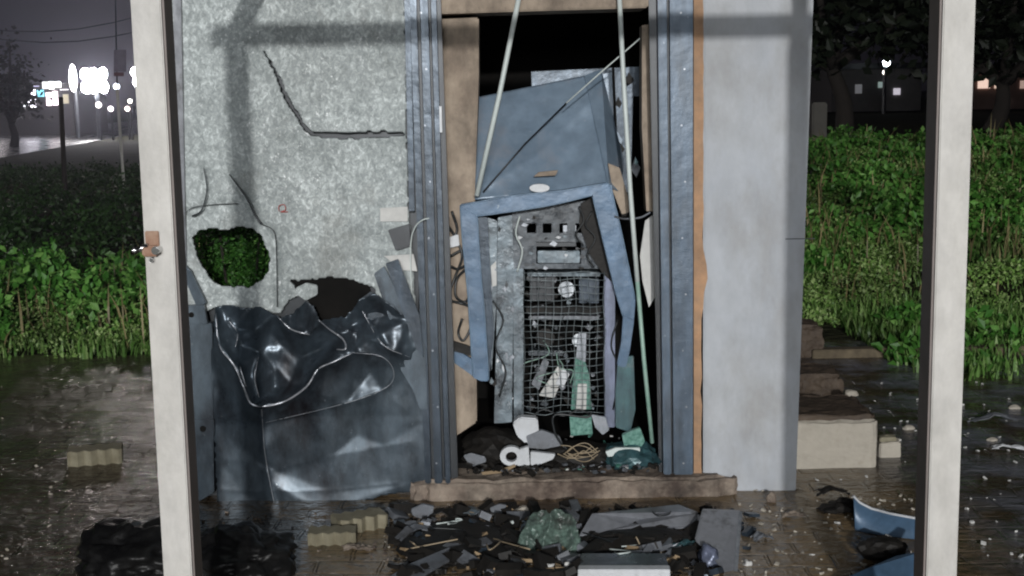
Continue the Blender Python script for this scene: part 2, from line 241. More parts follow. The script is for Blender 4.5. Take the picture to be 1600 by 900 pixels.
# ---------------------------------------------------------------- building helpers
class MB:
    """collects shapes in world space and links them as ONE mesh object"""
    def __init__(s): s.v = []; s.f = []
    def add(s, vs, fs):
        n = len(s.v); s.v += [tuple(v) for v in vs]; s.f += [tuple(n + i for i in f) for f in fs]; return s
    def box(s, c, size, rot=None):
        hx, hy, hz = [a / 2 for a in size]; c = Vector(c)
        vs = [Vector((x * hx, y * hy, z * hz)) for x in (-1, 1) for y in (-1, 1) for z in (-1, 1)]
        if rot is not None: vs = [rot @ v for v in vs]
        return s.add([c + v for v in vs], [(0, 1, 3, 2), (4, 6, 7, 5), (0, 4, 5, 1), (2, 3, 7, 6), (0, 2, 6, 4), (1, 5, 7, 3)])
    def prism(s, pts, back):
        """pts: front outline in world space, back: Vector offset to the rear face"""
        n = len(pts); back = Vector(back); pts = [Vector(p) for p in pts]
        fs = [tuple(range(n)), tuple(range(2 * n - 1, n - 1, -1))]
        for i in range(n): j = (i + 1) % n; fs.append((j, i, n + i, n + j))
        return s.add(pts + [p + back for p in pts], fs)
    def px(s, pix, Y, depth):
        """outline given as picture points on the plane y=Y (or with a Y each), real depth behind it"""
        pts = [P(p[0], p[1], p[2] if len(p) > 2 else Y) for p in pix]
        return s.prism(pts, (0, depth, 0))
    def tube(s, pts, r, n=8, cap=True):
        pts = [Vector(p) for p in pts]; rr = r if isinstance(r, (list, tuple)) else [r] * len(pts)
        vs = []; fs = []; prev = None
        for i, p in enumerate(pts):
            t = (pts[min(i + 1, len(pts) - 1)] - pts[max(i - 1, 0)]).normalized()
            a = prev if prev is not None else (Vector((0, 0, 1)) if abs(t.z) < .9 else Vector((1, 0, 0)))
            a = (a - t * a.dot(t)).normalized(); prev = a; b = t.cross(a)
            for k in range(n):
                an = 2 * math.pi * k / n; vs.append(p + (a * math.cos(an) + b * math.sin(an)) * rr[i])
        for i in range(len(pts) - 1):
            for k in range(n):
                k2 = (k + 1) % n; fs.append((i * n + k, i * n + k2, (i + 1) * n + k2, (i + 1) * n + k))
        if cap: fs.append(tuple(range(n - 1, -1, -1))); fs.append(tuple((len(pts) - 1) * n + k for k in range(n)))
        return s.add(vs, fs)
    def build(s, name, m, parent=None, bevel=0.0, smooth=False, origin=None):
        off = Vector(parent['at']) if parent is not None else Vector(origin or (0, 0, 0))
        me = bpy.data.meshes.new(name); me.from_pydata([Vector(v) - off for v in s.v], [], s.f)
        bm = bmesh.new(); bm.from_mesh(me); bmesh.ops.recalc_face_normals(bm, faces=bm.faces)
        if bevel: bmesh.ops.bevel(bm, geom=[e for e in bm.edges if len(e.link_faces) == 2 and e.calc_face_angle(0) > .5], offset=bevel, segments=2, affect='EDGES', clamp_overlap=True)
        bm.to_mesh(me); bm.free()
        o = bpy.data.objects.new(name, me); COL.objects.link(o); me.materials.append(m)
        if parent is not None: o.parent = parent; o['at'] = tuple(off)
        else: o.location = off
        if smooth:
            for p in me.polygons: p.use_smooth = True
        return o
def tag(o, label, cat=None, group=None, kind=None):
    if label: o['label'] = label
    if cat: o['category'] = cat
    if group: o['group'] = group
    if kind: o['kind'] = kind
    return o
def thing(name, at, label, cat, group=None):
    o = bpy.data.objects.new(name, None); COL.objects.link(o); o.empty_display_size = .1
    o.location = at; o['at'] = tuple(at); return tag(o, label, cat, group)
def curve(pts, n=6):
    """Catmull-Rom through the points"""
    pts = [Vector(p) for p in pts]; q = [pts[0] * 2 - pts[1]] + pts + [pts[-1] * 2 - pts[-2]]; out = []
    for i in range(1, len(q) - 2):
        for k in range(n):
            t = k / n; a, b, c, d = q[i - 1], q[i], q[i + 1], q[i + 2]
            out.append(.5 * ((2 * b) + (c - a) * t + (2 * a - 5 * b + 4 * c - d) * t * t + (3 * b - a - 3 * c + d) * t ** 3))
    out.append(pts[-1]); return out
def rot(rx=0, ry=0, rz=0): return Matrix.Rotation(R(rz), 3, 'Z') @ Matrix.Rotation(R(ry), 3, 'Y') @ Matrix.Rotation(R(rx), 3, 'X')
def rough_box(c, size, seed, n=14, amp=.008, taper=0.0):
    mb = MB(); c = Vector(c)
    bm = bmesh.new(); bmesh.ops.create_cube(bm, size=1)
    bmesh.ops.subdivide_edges(bm, edges=bm.edges[:], cuts=n, use_grid_fill=True)
    for v in bm.verts:
        p = Vector((v.co.x * size[0], v.co.y * size[1], v.co.z * size[2]))
        k = sum(abs(a_) > .47 for a_ in v.co)
        q = p * 14 + Vector((seed, 0, 0)); d = Vector((noise.noise(q), noise.noise(q + Vector((0, 9, 0))), noise.noise(q + Vector((0, 0, 9))))) * amp
        d += Vector((noise.noise(q * 3), noise.noise(q * 3 + Vector((0, 9, 0))), noise.noise(q * 3 + Vector((0, 0, 9))))) * amp * .4
        if k >= 2: d -= Vector(v.co) * amp * (2.2 + 3 * max(0, noise.noise(q * .8)))
        if taper and v.co.z > 0: d.x -= v.co.x * taper
        v.co = c + p + d
    bm.verts.index_update()
    mb.add([v.co.copy() for v in bm.verts], [tuple(v.index for v in f.verts) for f in bm.faces]); bm.free(); return mb
def inpoly(x, y, poly):
    c = False; j = len(poly) - 1
    for i in range(len(poly)):
        xi, yi = poly[i]; xj, yj = poly[j]
        if (yi > y) != (yj > y) and x < (xj - xi) * (y - yi) / (yj - yi) + xi: c = not c
        j = i
    return c
def seg_dist(U, V, pl):
    D = np.full(U.shape, 1e9)
    for (x0, y0), (x1, y1) in zip(pl[:-1], pl[1:]):
        dx, dy = x1 - x0, y1 - y0; t = np.clip(((U - x0) * dx + (V - y0) * dy) / (dx * dx + dy * dy + 1e-9), 0, 1)
        D = np.minimum(D, np.hypot(U - x0 - t * dx, V - y0 - t * dy))
    return D
def sheet(name, poly, holes, Yf, thick, step, m, parent, smooth=True, jag=2.0):
    """a plate cut to an irregular picture outline (with real holes); Yf(U,V) gives each point's true depth"""
    us = [p[0] for p in poly]; vs_ = [p[1] for p in poly]
    u = np.arange(min(us), max(us) + step, step); v = np.arange(min(vs_), max(vs_) + step, step)
    U, V = np.meshgrid(u, v); YY = Yf(U, V)
    keep = np.zeros(U.shape, bool)
    for i in range(U.shape[0]):
        for j in range(U.shape[1]):
            uu = U[i, j] + jag * noise.noise((U[i, j] * .09, V[i, j] * .09, 3.1)) * 2; vv = V[i, j] + jag * noise.noise((U[i, j] * .09, V[i, j] * .09, 9.7)) * 2
            keep[i, j] = inpoly(uu, vv, poly) and not any(inpoly(uu, vv, h) for h in holes)
    idx = {}; mb = MB(); V0 = []; fs = []
    def gi(i, j):
        if (i, j) not in idx: idx[(i, j)] = len(V0); V0.append(P(U[i, j], V[i, j], YY[i, j]))
        return idx[(i, j)]
    for i in range(U.shape[0] - 1):
        for j in range(U.shape[1] - 1):
            k = [keep[i, j], keep[i, j + 1], keep[i + 1, j + 1], keep[i + 1, j]]
            q = [(i, j), (i, j + 1), (i + 1, j + 1), (i + 1, j)]
            if sum(k) >= 3: fs.append(tuple(gi(*a) for a, kk in zip(q, k) if kk))
    mb.add(V0, fs)
    o = mb.build(name, m, parent, smooth=smooth)
    # make sure the front faces the street, then give it real thickness
    me = o.data; ny = sum(p.normal.y for p in me.polygons)
    if ny > 0:
        me.flip_normals()
    md = o.modifiers.new('thickness', 'SOLIDIFY'); md.thickness = thick; md.offset = -1
    return o

# ================================================================ SETTING
def hgt(x, y):
    a = max(0, min(1, (x - 1.0) / 2.5)); b = max(0, min(1, (y - 3.6) / 8.5)); b = b * b * (3 - 2 * b)
    return .84 * a * b
def build_ground():
    xs = [-400, -200, -100, -60, -30, -15] + [(-8 + .5 * i) for i in range(57)] + [25, 40, 70, 120, 250, 400]
    ys = [-60, -30, -12] + [-6 + .5 * i for i in range(53)] + [24, 30, 40, 60, 90, 140, 250, 400, 900]
    mb = MB(); vs = []; fs = []
    for y in ys:
        for x in xs:
            z = hgt(x, y) + (.05 * noise.noise((x * .6, y * .6, 0)) if y > 4 else 0)
            vs.append((x, y, z - .012))
    n = len(xs)
    for j in range(len(ys) - 1):
        for i in range(n - 1): fs.append((j * n + i, j * n + i + 1, (j + 1) * n + i + 1, (j + 1) * n + i))
    mb.add(vs, fs); tag(mb.build('ground', M['ground'], smooth=True), None, kind='structure')
    # wet block paving round the kiosk
    pm = MB(); vs = []; fs = []; nx, ny = 150, 120
    for j in range(ny + 1):
        for i in range(nx + 1):
            x = -9 + 18 * i / nx; y = -8 + j / ny * 11.25
            if j == ny: y += .12 * noise.noise((x * 1.7, 0, 0)) * 2 + (.0 if x < 0 else 0)
            z = .006 * noise.noise((x * 2.1, y * 2.1, 5)) + .004
            vs.append((x, y, z))
    for j in range(ny):
        for i in range(nx): a = j * (nx + 1) + i; fs.append((a, a + 1, a + nx + 2, a + nx + 1))
    pm.add(vs, fs); tag(pm.build('pavement', M['paving'], smooth=True), None, kind='structure')
    # far wet road on the left
    a, b = G(-100, 224), G(225, 186); c, d = G(225, 207), G(-100, 264)
    def ext(p, q, t): return p + (q - p) * t
    q = [ext(a, b, -2.5), ext(a, b, 1.5), ext(d, c, 2.2), ext(d, c, -2.5)]
    tag(MB().add([(p.x, p.y, .004) for p in q], [(0, 1, 2, 3)]).build('road', M['road']), None, kind='structure')
build_ground()

def leaf_cloud(mb, pts_fn, n, smin, smax, up=.3, aspect=2.0):
    V = []; Fs = []
    for _ in range(n):
        p, s = pts_fn()
        s *= rnd.uniform(smin, smax)
        d = Vector((rnd.gauss(0, 1), rnd.gauss(0, 1), rnd.gauss(0, .7) + up)).normalized()
        t = d.cross(Vector((rnd.gauss(0, 1), rnd.gauss(0, 1), rnd.gauss(0, 1)))).normalized(); nn = d.cross(t)
        a = d * s; b = t * s / aspect; k = len(V)
        V += [p, p + a * .5 + b * .5 + nn * s * .05, p + a, p + a * .5 - b * .5 + nn * s * .05]
        Fs.append((k, k + 1, k + 2, k + 3))
    mb.add(V, Fs)
def weeds(name, x0, x1, y0, y1, hmax, n, m, m_name, broad=True, smin=.04, smax=.10):
    mb = MB()
    clumps = []
    for _ in range(int((x1 - x0) * (y1 - y0) * 5)):
        clumps.append((rnd.uniform(x0, x1), rnd.uniform(y0, y1), rnd.uniform(.15, .42), rnd.uniform(.35, 1)))
    def fn():
        cx, cy, cr_, ch = rnd.choice(clumps)
        a = rnd.uniform(0, 6.28); r = cr_ * math.sqrt(rnd.random())
        x, y = cx + r * math.cos(a), cy + r * math.sin(a)
        edge = min(1, max(.15, (y - y0 + .3) / 1.2))
        h = hmax * ch * edge * math.sqrt(max(0, 1 - (r / cr_) ** 2 * .8)) * (rnd.random() ** .45)
        return Vector((x, y, hgt(x, y) + h)), 1.0
    leaf_cloud(mb, fn, n, smin, smax, .5, 1.7 if broad else 5)
    o = mb.build(name, m); return tag(o, None, kind='stuff')
def blades(name, x0, x1, y0, y1, hmax, n, m):
    mb = MB(); V = []; Fs = []
    for _ in range(n):
        x, y = rnd.uniform(x0, x1), rnd.uniform(y0, y1)
        if y < y0 + .7 and rnd.random() > .25 + (y - y0) + 1.2 * noise.noise((x * 1.6, y, 6)): continue
        dens = noise.noise((x * .9, y * .9, 2)) 
        if dens < -.25 and rnd.random() < .6: continue
        h = hmax * rnd.uniform(.3, 1) * (1 + .8 * dens); a = rnd.uniform(0, 6.28); l = h * rnd.uniform(.1, .7)
        p = Vector((x, y, hgt(x, y) - .02)); d = Vector((math.cos(a), math.sin(a), 0)); t = Vector((-d.y, d.x, 0)) * rnd.uniform(.004, .009)
        k = len(V); q = p + d * l * .35 + Vector((0, 0, h * .6)); e_ = p + d * l + Vector((0, 0, h))
        V += [p - t, p + t, q + t, q - t, e_]; Fs += [(k, k + 1, k + 2, k + 3), (k + 3, k + 2, k + 4)]
    mb.add(V, Fs); return tag(mb.build(name, m), None, kind='stuff')
tag(weeds('weeds', -7.5, -1.2, 3.25, 6.3, .62, 30000, M['weed'], ''), 'lush low green weeds growing left of the wet paving')
tag(blades('grass', -7.5, -1.0, 3.1, 6, .13, 20000, M['weed2']), 'strip of rough green grass at the left paving edge')
tag(blades('grass', .9, 9, 3.8, 13, .16, 50000, M['weed2']), 'rough pale green grass on the bank right of the kiosk')
M['straw'] = leaf_material('dry_stems', (.10, .09, .04), (.18, .15, .07), (.30, .26, .13))
tag(blades('dry_stems', .9, 9, 4.2, 12, .42, 2600, M['straw']), 'dry straw coloured stems scattered through the right bank')
tag(blades('dry_stems', -7, -1.2, 3.4, 6, .45, 900, M['straw']), 'dry straw coloured stems among the left weeds')
tag(weeds('weeds', .9, 8.5, 3.9, 13, .24, 110000, M['herb'], '', True, .018, .045), 'small leaved pale herbs mixed through the bank right of the kiosk')
tag(weeds('weeds', -7, -1.3, 3.3, 6, .34, 26000, M['herb'], '', True, .015, .04), 'small leaved pale herbs at the foot of the left weeds')
tag(blades('grass', 2.3, 9, 2.0, 4, .13, 16000, M['weed2']), 'rough grass creeping over the paving edge at far right')
tag(weeds('weeds', 2.5, 9, 2.5, 4, .26, 7000, M['weed'], ''), 'low weeds at the near grass edge at far right')
tag(weeds('weeds', .9, 10, 5.5, 13.5, .34, 40000, M['weed'], ''), 'tall dense green weeds covering the bank right of the kiosk')
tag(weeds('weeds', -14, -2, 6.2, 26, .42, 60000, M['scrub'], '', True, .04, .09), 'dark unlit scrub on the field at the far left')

# ================================================================ KIOSK
K = thing('cash_machine_kiosk', (0, 0, 0), 'wrecked roadside cash machine kiosk with torn panels and blue grey frame', 'kiosk')
# right rendered wall
rw = MB(); rw.prism([P(1099, -70), P(1274, -70), P(1243, 787), P(1099, 787)], (0, 1.5, 0))
o = rw.build('side_wall', M['render'], K, bevel=.006); o['label'] = 'smooth pale grey rendered wall'
fm = []
for i in range(40):
    v = -70 + i * 857 / 39; j = 1.5 * noise.noise((v * .05, 0, 0)) * 2 + (7 * math.exp(-((v - 425) / 22) ** 2)) - (3 if v > 500 else 0)
    fm.append((1099 + j, v))
MB().px([(1084, -70)] + fm + [(1084, 787)], -.006, .05).build('foam_strip', M['foam'], K)
# lintel, roof, back
MB().px([(676, -70), (1036, -70), (1012, 12), (676, 22)], .02, .25).build('lintel', M['tan'], K, bevel=.005)
a, b = P(640, -70), P(1274, -70)
MB().box(((a.x + b.x) / 2, .75, a.z + .11), (b.x - a.x + .2, 1.75, .16)).build('roof', M['plinth'], K, bevel=.01)
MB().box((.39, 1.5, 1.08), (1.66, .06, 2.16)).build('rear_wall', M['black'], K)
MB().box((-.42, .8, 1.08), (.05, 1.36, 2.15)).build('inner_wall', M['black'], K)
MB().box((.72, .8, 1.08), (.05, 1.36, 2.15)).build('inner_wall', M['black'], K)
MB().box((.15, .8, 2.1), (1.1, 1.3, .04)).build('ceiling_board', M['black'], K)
# plinth with a crumbled lower edge
pl = [(628, 772), (665, 764), (700, 752), (760, 750), (850, 747), (960, 750), (1050, 745), (1100, 742)]
pr = [(1100, 742), (1148, 745), (1160, 768), (1148, 784)]
low = [(x, 787 + 4 * noise.noise((x * .05, 0, 0)) * 2) for x in range(1140, 640, -22)]
pa, pb = P(642, 785, -.075), P(1152, 785, -.075); zt_ = P(900, 750, -.075).z
pm_ = rough_box(((pa.x + pb.x) / 2, .2, zt_ / 2 - .03), (pb.x - pa.x, .55, zt_ + .06), 4.2, 34, .012); pm_.build('plinth', M['plinth'], K)
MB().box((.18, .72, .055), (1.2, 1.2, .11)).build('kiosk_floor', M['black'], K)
# tan inner pillar and tan inner jamb
MB().px([(680, 30), (748, 27), (748, 120), (742, 300), (745, 660), (700, 690), (690, 300)], .10, .22).build('pillar', M['tan'], K, bevel=.006)
MB().px([(1003, 40), (1026, 36), (1028, 330), (1010, 330), (1003, 200)], .14, .1).build('pillar', M['tan'], K)
MB().px([(1008, 345), (1028, 330), (1026, 460), (1014, 480), (1004, 440), (1000, 400)], .15, .004).build('torn_lining', M['paper'], K)
# door frame profiles
def profile(cols, v0, v1, Y, mname):
    for (a0, a1, b0, b1, dy, mt) in cols:
        MB().px([(a0, v0), (a1, v0), (b1, v1), (b0, v1)], Y + dy, .08 - dy).build(mname, M[mt], K, bevel=.004)
LF = [(638, 648, 664, 674, .0, 'steel'), (649, 653, 675, 679, .03, 'steel_dark'), (654, 666, 679, 691, -.02, 'steel'), (667, 670, 692, 695, .02, 'steel_dark'), (671, 679, 696, 704, -.01, 'steel'), (680, 686, 705, 716, .02, 'steel_dark')]
profile(LF, -70, 756, -.05, 'frame_profile')
M['framepaint'] = mat('frame_blue_paint', (.055, .085, .125), .4, metal=.2, c2=(.085, .12, .165), scale=5, dirt=(.02, .025, .03), dscale=5, dlo=.55, dhi=.78, stretch=(1, 1, .3), grime=.45, specks=(.4, .44, .5), bump=.4, bscale=9, bdist=.010)
RF = [(1012, 1026, 1030, 1036, .05, 'steel_dark'), (1027, 1041, 1037, 1049, -.01, 'framepaint'), (1042, 1045, 1049, 1052, .02, 'steel_dark'), (1046, 1083, 1053, 1083, -.02, 'framepaint')]
profile(RF, -70, 742, -.04, 'frame_profile')
for k in range(9):
    for u_, y_ in ((660 + k * 3.0, -.072), (1066 + k * .5, -.062)):
        q = P(u_ + (3 if k % 2 else -2), 20 + k * 88, y_); MB().tube([q, q + Vector((0, .01, 0))], .004, 10).build('screw', M['silver'], K)
# left wing: insulation panel with a real hole and torn lower edge
pan = [(262, -70), (632, -70), (636, 150), (636, 210), (640, 330), (650, 470), (655, 560), (600, 520), (585, 450), (545, 437), (520, 434), (455, 440), (470, 462), (450, 470), (436, 492), (400, 484), (340, 480), (300, 500), (275, 500)]
hole = [(300, 372), (312, 360), (335, 357), (352, 362), (370, 355), (395, 357), (408, 368), (414, 385), (421, 402), (418, 425), (405, 440), (390, 448), (352, 447), (333, 441), (322, 425), (310, 405)]
tear1 = [(402, 66), (436, 118), (444, 142), (462, 170), (480, 200), (490, 206), (530, 207), (630, 205), (632, 212), (530, 217), (486, 212), (474, 202), (455, 172), (438, 144), (432, 122)]
def pan_y(U, V):
    y = np.full(U.shape, .012)
    for i in range(U.shape[0]):
        for j in range(U.shape[1]):
            y[i, j] += .010 * noise.noise((U[i, j] * .012, V[i, j] * .012, 1.3)) + .004 * noise.noise((U[i, j] * .05, V[i, j] * .05, 4))
    for pl_, a_, w_ in (([(358, 275), (385, 312), (410, 350), (430, 380), (433, 480)], .018, 7), ([(318, 262), (322, 305), (316, 325), (300, 338)], .016, 5), ([(402, 66), (440, 130), (480, 205), (632, 209)], -.010, 10), ([(285, 330), (370, 318)], .008, 6)):
        y += a_ * np.exp(-seg_dist(U, V, pl_) / w_)
    return y
o = sheet('insulation_panel', pan, [hole, tear1], pan_y, .022, 2.6, M['foil'], K, jag=1.2); o['label'] = 'crushed silvery insulation panel with a hole and a long tear'
# board behind the panel, open where the hole is
def flat(y): return lambda U, V: np.full(U.shape, y)
hole2 = [(292, 362), (335, 350), (395, 350), (428, 400), (420, 440), (400, 458), (330, 452)]
sheet('backing_board', [(258, -70), (645, -70), (672, 780), (296, 800)], [hole2], flat(.06), .02, 9, M['steel_dark'], K, smooth=False, jag=0)
for pl_, r_, nm in (([(318, 262), (323, 290), (321, 310), (314, 330), (300, 338)], .004, 'peeled_strip'), ([(358, 272), (384, 308), (398, 335), (408, 350)], .005, 'peeled_strip')):
    MB().tube(curve([P(u, v, -.012) for u, v in pl_]), [r_ * (.4 + .6 * i / (len(pl_) * 6 - 6)) for i in range(len(pl_) * 6 - 5)]).build(nm, M['steel_dark'], K, smooth=True)
MB().tube(curve([P(u, v, -.004) for u, v in [(408, 350), (428, 362), (432, 400), (433, 480)]]), .0018).build('thin_wire', M['cable'], K, smooth=True)
MB().tube(curve([P(u, v, -.004) for u, v in [(285, 338), (300, 325), (330, 320), (372, 318)]]), .0015).build('thin_wire', M['cable'], K, smooth=True)
MB().px([(268, -70), (281, -70), (292, 480), (284, 480)], -.008, .02).build('edge_trim', M['greypanel'], K, bevel=.002)
MB().px([(630, -70), (639, -70), (648, 330), (639, 330)], -.012, .02).build('edge_trim', M['steel'], K, bevel=.002)
MB().box((P(1250, 373).x, -.001, P(1250, 373).z), (.12, .004, .003)).build('wall_joint', M['steel_dark'], K)
# lock bracket, bright stickers
MB().px([(606, 360), (640, 350), (641, 385), (618, 392)], -.02, .03).build('lock_bracket', M['steel_dark'], K, bevel=.003)
for q in ([(594, 325), (637, 323), (637, 346), (594, 346)], [(600, 400), (646, 397), (652, 424), (628, 422)]):
    MB().px(q, -.004, .004).build('sticker', M['paper'], K)
MB().px([(683, 166), (690, 166), (691, 207), (684, 207)], -.055, .004).build('sticker', M['white'], K)
MB().tube(curve([P(u, v, -.004) for u, v in [(436, 330), (436, 322), (444, 320), (446, 328), (438, 331), (450, 331)]], 4), .0018).build('red_mark', M['red'], K)
# pale cable looping on the frame
MB().tube(curve([P(u, v, y) for u, v, y in [(676, 340, -.065), (660, 344, -.07), (648, 356, -.05), (642, 380, -.03), (642, 430, -.02), (645, 480, -.02)]]), .0028).build('loose_cable', M['wire'], K, smooth=True)

# crumpled lower steel cladding
clad = [(336, 478), (360, 474), (385, 482), (402, 478), (425, 488), (438, 498), (458, 488), (478, 470), (492, 478), (500, 500), (540, 494), (560, 470), (585, 455), (640, 500), (664, 545), (672, 700), (676, 762), (640, 768), (600, 776), (540, 790), (480, 797), (400, 803), (340, 803), (330, 640), (328, 560)]
creases = [([(335, 485), (343, 540), (368, 572), (382, 606), (396, 634), (440, 630), (478, 606), (498, 576), (552, 550)], .075, 9),
           ([(372, 568), (384, 628)], .04, 6), ([(404, 556), (398, 590), (406, 632)], .03, 6),
           ([(498, 498), (512, 512), (536, 530), (540, 546), (524, 546)], .05, 7),
           ([(434, 494), (456, 516), (484, 524), (500, 498)], .05, 8),
           ([(552, 550), (598, 556), (616, 580), (604, 606), (540, 630), (412, 660)], .010, 5),
           ([(408, 636), (412, 700), (420, 750), (432, 800)], .016, 6),
           ([(490, 500), (560, 520), (640, 560)], .04, 10), ([(560, 470), (600, 545)], .04, 10),
           ([(424, 735), (520, 712), (640, 690)], .006, 26), ([(340, 765), (420, 768), (520, 766), (620, 755)], .004, 12),
           ([(356, 500), (372, 520), (368, 545)], .03, 6)]
dents = [(430, 585, 42, 32, .085), (362, 520, 22, 34, .06), (455, 540, 48, 20, .05), (395, 545, 12, 45, .05), (610, 640, 60, 50, .012), (500, 690, 90, 30, .006), (580, 590, 26, 20, .015)]
from mathutils.geometry import delaunay_2d_cdt
ctrl = [(330, 470, 0), (365, 470, -.02), (400, 478, .0), (430, 488, -.04), (460, 480, -.015), (490, 474, -.05), (540, 480, -.02), (585, 455, -.06), (640, 500, -.03), (680, 545, .0),
        (336, 520, -.03), (352, 545, -.035), (362, 510, .025), (380, 540, .03), (372, 575, -.05), (398, 520, -.045), (405, 550, .01), (400, 585, -.03), (384, 607, -.06), (396, 634, -.065),
        (425, 520, .03), (450, 545, .03), (445, 515, -.03), (470, 520, -.055), (500, 508, -.06), (520, 530, .0), (540, 546, -.06), (500, 545, .02), (470, 560, .03), (430, 575, .03), (430, 605, .028), (455, 600, .01),
        (440, 630, -.05), (478, 606, -.06), (500, 574, -.06), (552, 550, -.04), (560, 505, .02), (600, 520, -.04), (590, 490, .01), (620, 545, -.05), (580, 580, .0), (605, 570, -.03), (640, 590, .0),
        (600, 610, -.015), (540, 632, -.02), (470, 648, -.02), (412, 662, -.02), (345, 600, .0), (335, 660, 0), (345, 720, -.008), (400, 720, -.012), (415, 700, -.022), (432, 760, -.018), (430, 800, -.015),
        (520, 712, .0), (440, 738, -.004), (600, 695, -.002), (560, 680, .008), (660, 660, 0), (676, 700, -.01), (380, 770, -.004), (520, 768, -.006), (640, 756, -.01), (340, 806, -.015), (500, 800, -.02), (676, 780, -.01), (325, 806, 0), (325, 560, 0), (690, 470, 0), (690, 800, 0), (320, 460, 0)]
def clad_y(U, V):
    vv_, ee_, ff_, ov_, _, _ = delaunay_2d_cdt([Vector((a, b)) for a, b, c in ctrl], [], [], 0, 1e-4)
    H = np.zeros(U.shape)
    for f in ff_:
        a, b, c = [ctrl[ov_[k][0]] for k in f]
        d = (b[1] - c[1]) * (a[0] - c[0]) + (c[0] - b[0]) * (a[1] - c[1])
        if abs(d) < 1e-6: continue
        l1 = ((b[1] - c[1]) * (U - c[0]) + (c[0] - b[0]) * (V - c[1])) / d; l2 = ((c[1] - a[1]) * (U - c[0]) + (a[0] - c[0]) * (V - c[1])) / d; l3 = 1 - l1 - l2
        m_ = (l1 >= -1e-6) & (l2 >= -1e-6) & (l3 >= -1e-6)
        H[m_] = (l1 * a[2] + l2 * b[2] + l3 * c[2])[m_]
    for _ in range(3):      # sheet metal folds, it does not break: round every crease a little
        Q = np.pad(H, 1, mode='edge'); H = (Q[1:-1, 1:-1] * 2 + Q[:-2, 1:-1] + Q[2:, 1:-1] + Q[1:-1, :-2] + Q[1:-1, 2:]) / 6
    y = H - .012
    top = np.clip((650 - V) / 150, 0, 1)
    for pl_, a_, w_ in creases: y -= a_ * .42 * np.exp(-seg_dist(U, V, pl_) / (w_ * .55))
    for i in range(U.shape[0]):
        for j in range(U.shape[1]):
            u_, v_ = U[i, j], V[i, j]
            y[i, j] -= (.012 * top[i, j] + .002) * noise.noise((u_ * .03, v_ * .025, 7)) + (.005 * top[i, j] + .0003) * noise.noise((u_ * .09, v_ * .07, 3))
    y -= .03 * top
    return np.minimum(y, .035)
M['clad'] = mat('crumpled_blue_steel', (.050, .068, .087), .27, metal=.45, c2=(.080, .104, .126), scale=4, dirt=(.018, .018, .022), dscale=3, dlo=.5, dhi=.68, rough2=.42, bump=.06, bscale=25, stretch=(1, 1, .5), grime=.5, gstretch=(1.6, 1.6, .7), specks=(.35, .39, .42))
CLAD = o = sheet('crumpled_cladding', clad, [], clad_y, .003, 2.2, M['clad'], K, jag=1.5); o['label'] = 'crumpled dark blue steel cladding sheet'
M['bare'] = mat('bare_bent_metal', (.62, .64, .68), .33, metal=.6, c2=(.40, .42, .46), scale=30)  # bright colour for the highlights drawn along the sheet's folds
for pl_, r0 in (([(337, 490), (343, 540), (366, 571), (381, 605), (396, 633), (440, 629), (478, 605), (497, 577), (520, 566), (552, 551)], .0042), ([(374, 570), (384, 604)], .003), ([(404, 558), (398, 590), (405, 622)], .0026), ([(498, 500), (514, 514), (536, 530), (540, 545), (526, 546)], .0036), ([(436, 497), (456, 515), (484, 523)], .003), ([(552, 551), (596, 557), (615, 580), (604, 605), (540, 630), (412, 661)], .0012), ([(409, 640), (413, 700), (421, 750), (431, 798)], .0016), ([(566, 486), (598, 538), (640, 558)], .0018), ([(358, 502), (371, 520), (368, 542)], .002)):
    cu = curve([(u, v, 0) for u, v in pl_], 5); U_ = np.array([[c[0] for c in cu]]); V_ = np.array([[c[1] for c in cu]]) 
    # the crease line follows the sheet's own relief
    g0, g1 = np.meshgrid(np.arange(320, 692, 2.2), np.arange(455, 812, 2.2))
    if 'CY' not in globals(): CY = clad_y(g0, g1)
    ys_ = [CY[int(round((c[1] - 455) / 2.2)), int(round((c[0] - 320) / 2.2))] for c in cu]
    n_ = len(cu); pts = [P(c[0], c[1], y_ - r0 * .3) for c, y_ in zip(cu, ys_)]
    MB().tube(pts, [r0 * (.35 + .65 * math.sin(math.pi * (i + .6) / (n_ + .4)) ) * (1 + .5 * noise.noise((i * .5, r0 * 900, 0))) for i in range(n_)], 6).build('bare_crease', M['bare'], CLAD, smooth=True)
# left channel of the wing with its hole plate and latch
MB().px([(288, 505), (331, 505), (334, 770), (300, 790)], -.03, .06).build('frame_profile', M['clad'], K, bevel=.004)
MB().px([(288, 478), (318, 476), (324, 506), (290, 508)], -.045, .03).build('corner_plate', M['clad'], K, bevel=.003)
MB().px([(286, 412), (298, 424), (322, 474), (308, 482), (290, 440)], -.03, .03).build('bent_strip', M['clad'], K, bevel=.003)
MB().tube([P(299, 492, -.049), P(299, 492, -.02)], .011, 16).build('bolt_hole', M['black'], K)
lat = MB().px([(302, 657), (334, 655), (334, 682), (303, 684)], -.042, .02).build('latch', M['clad'], K, bevel=.003)
MB().tube([P(317, 670, -.046), P(317, 670, -.03)], .013, 16).build('keyhole', M['black'], lat)
# bent channels leaning over the torn corner
for q, y0, mt in (([(584, 428), (600, 416), (664, 540), (668, 640), (656, 640)], -.06, 'clad'), ([(602, 412), (622, 405), (656, 495), (662, 560), (650, 545)], -.085, 'steel'), ([(560, 470), (580, 455), (655, 590), (652, 620)], -.045, 'clad')):
    MB().px(q, y0, .022).build('bent_strip', M[mt], K, bevel=.003)
MB().px([(448, 436), (520, 433), (575, 436), (582, 470), (560, 492), (520, 502), (500, 500), (480, 468), (455, 446)], .034, .01).build('torn_void', M['black'], K)  # black plate painted as the dark inside the torn cavity
MB().px([(462, 450), (478, 442), (496, 446), (496, 460), (478, 470), (466, 462)], -.005, .02).build('insulation_scrap', M['foil'], K, bevel=.003)

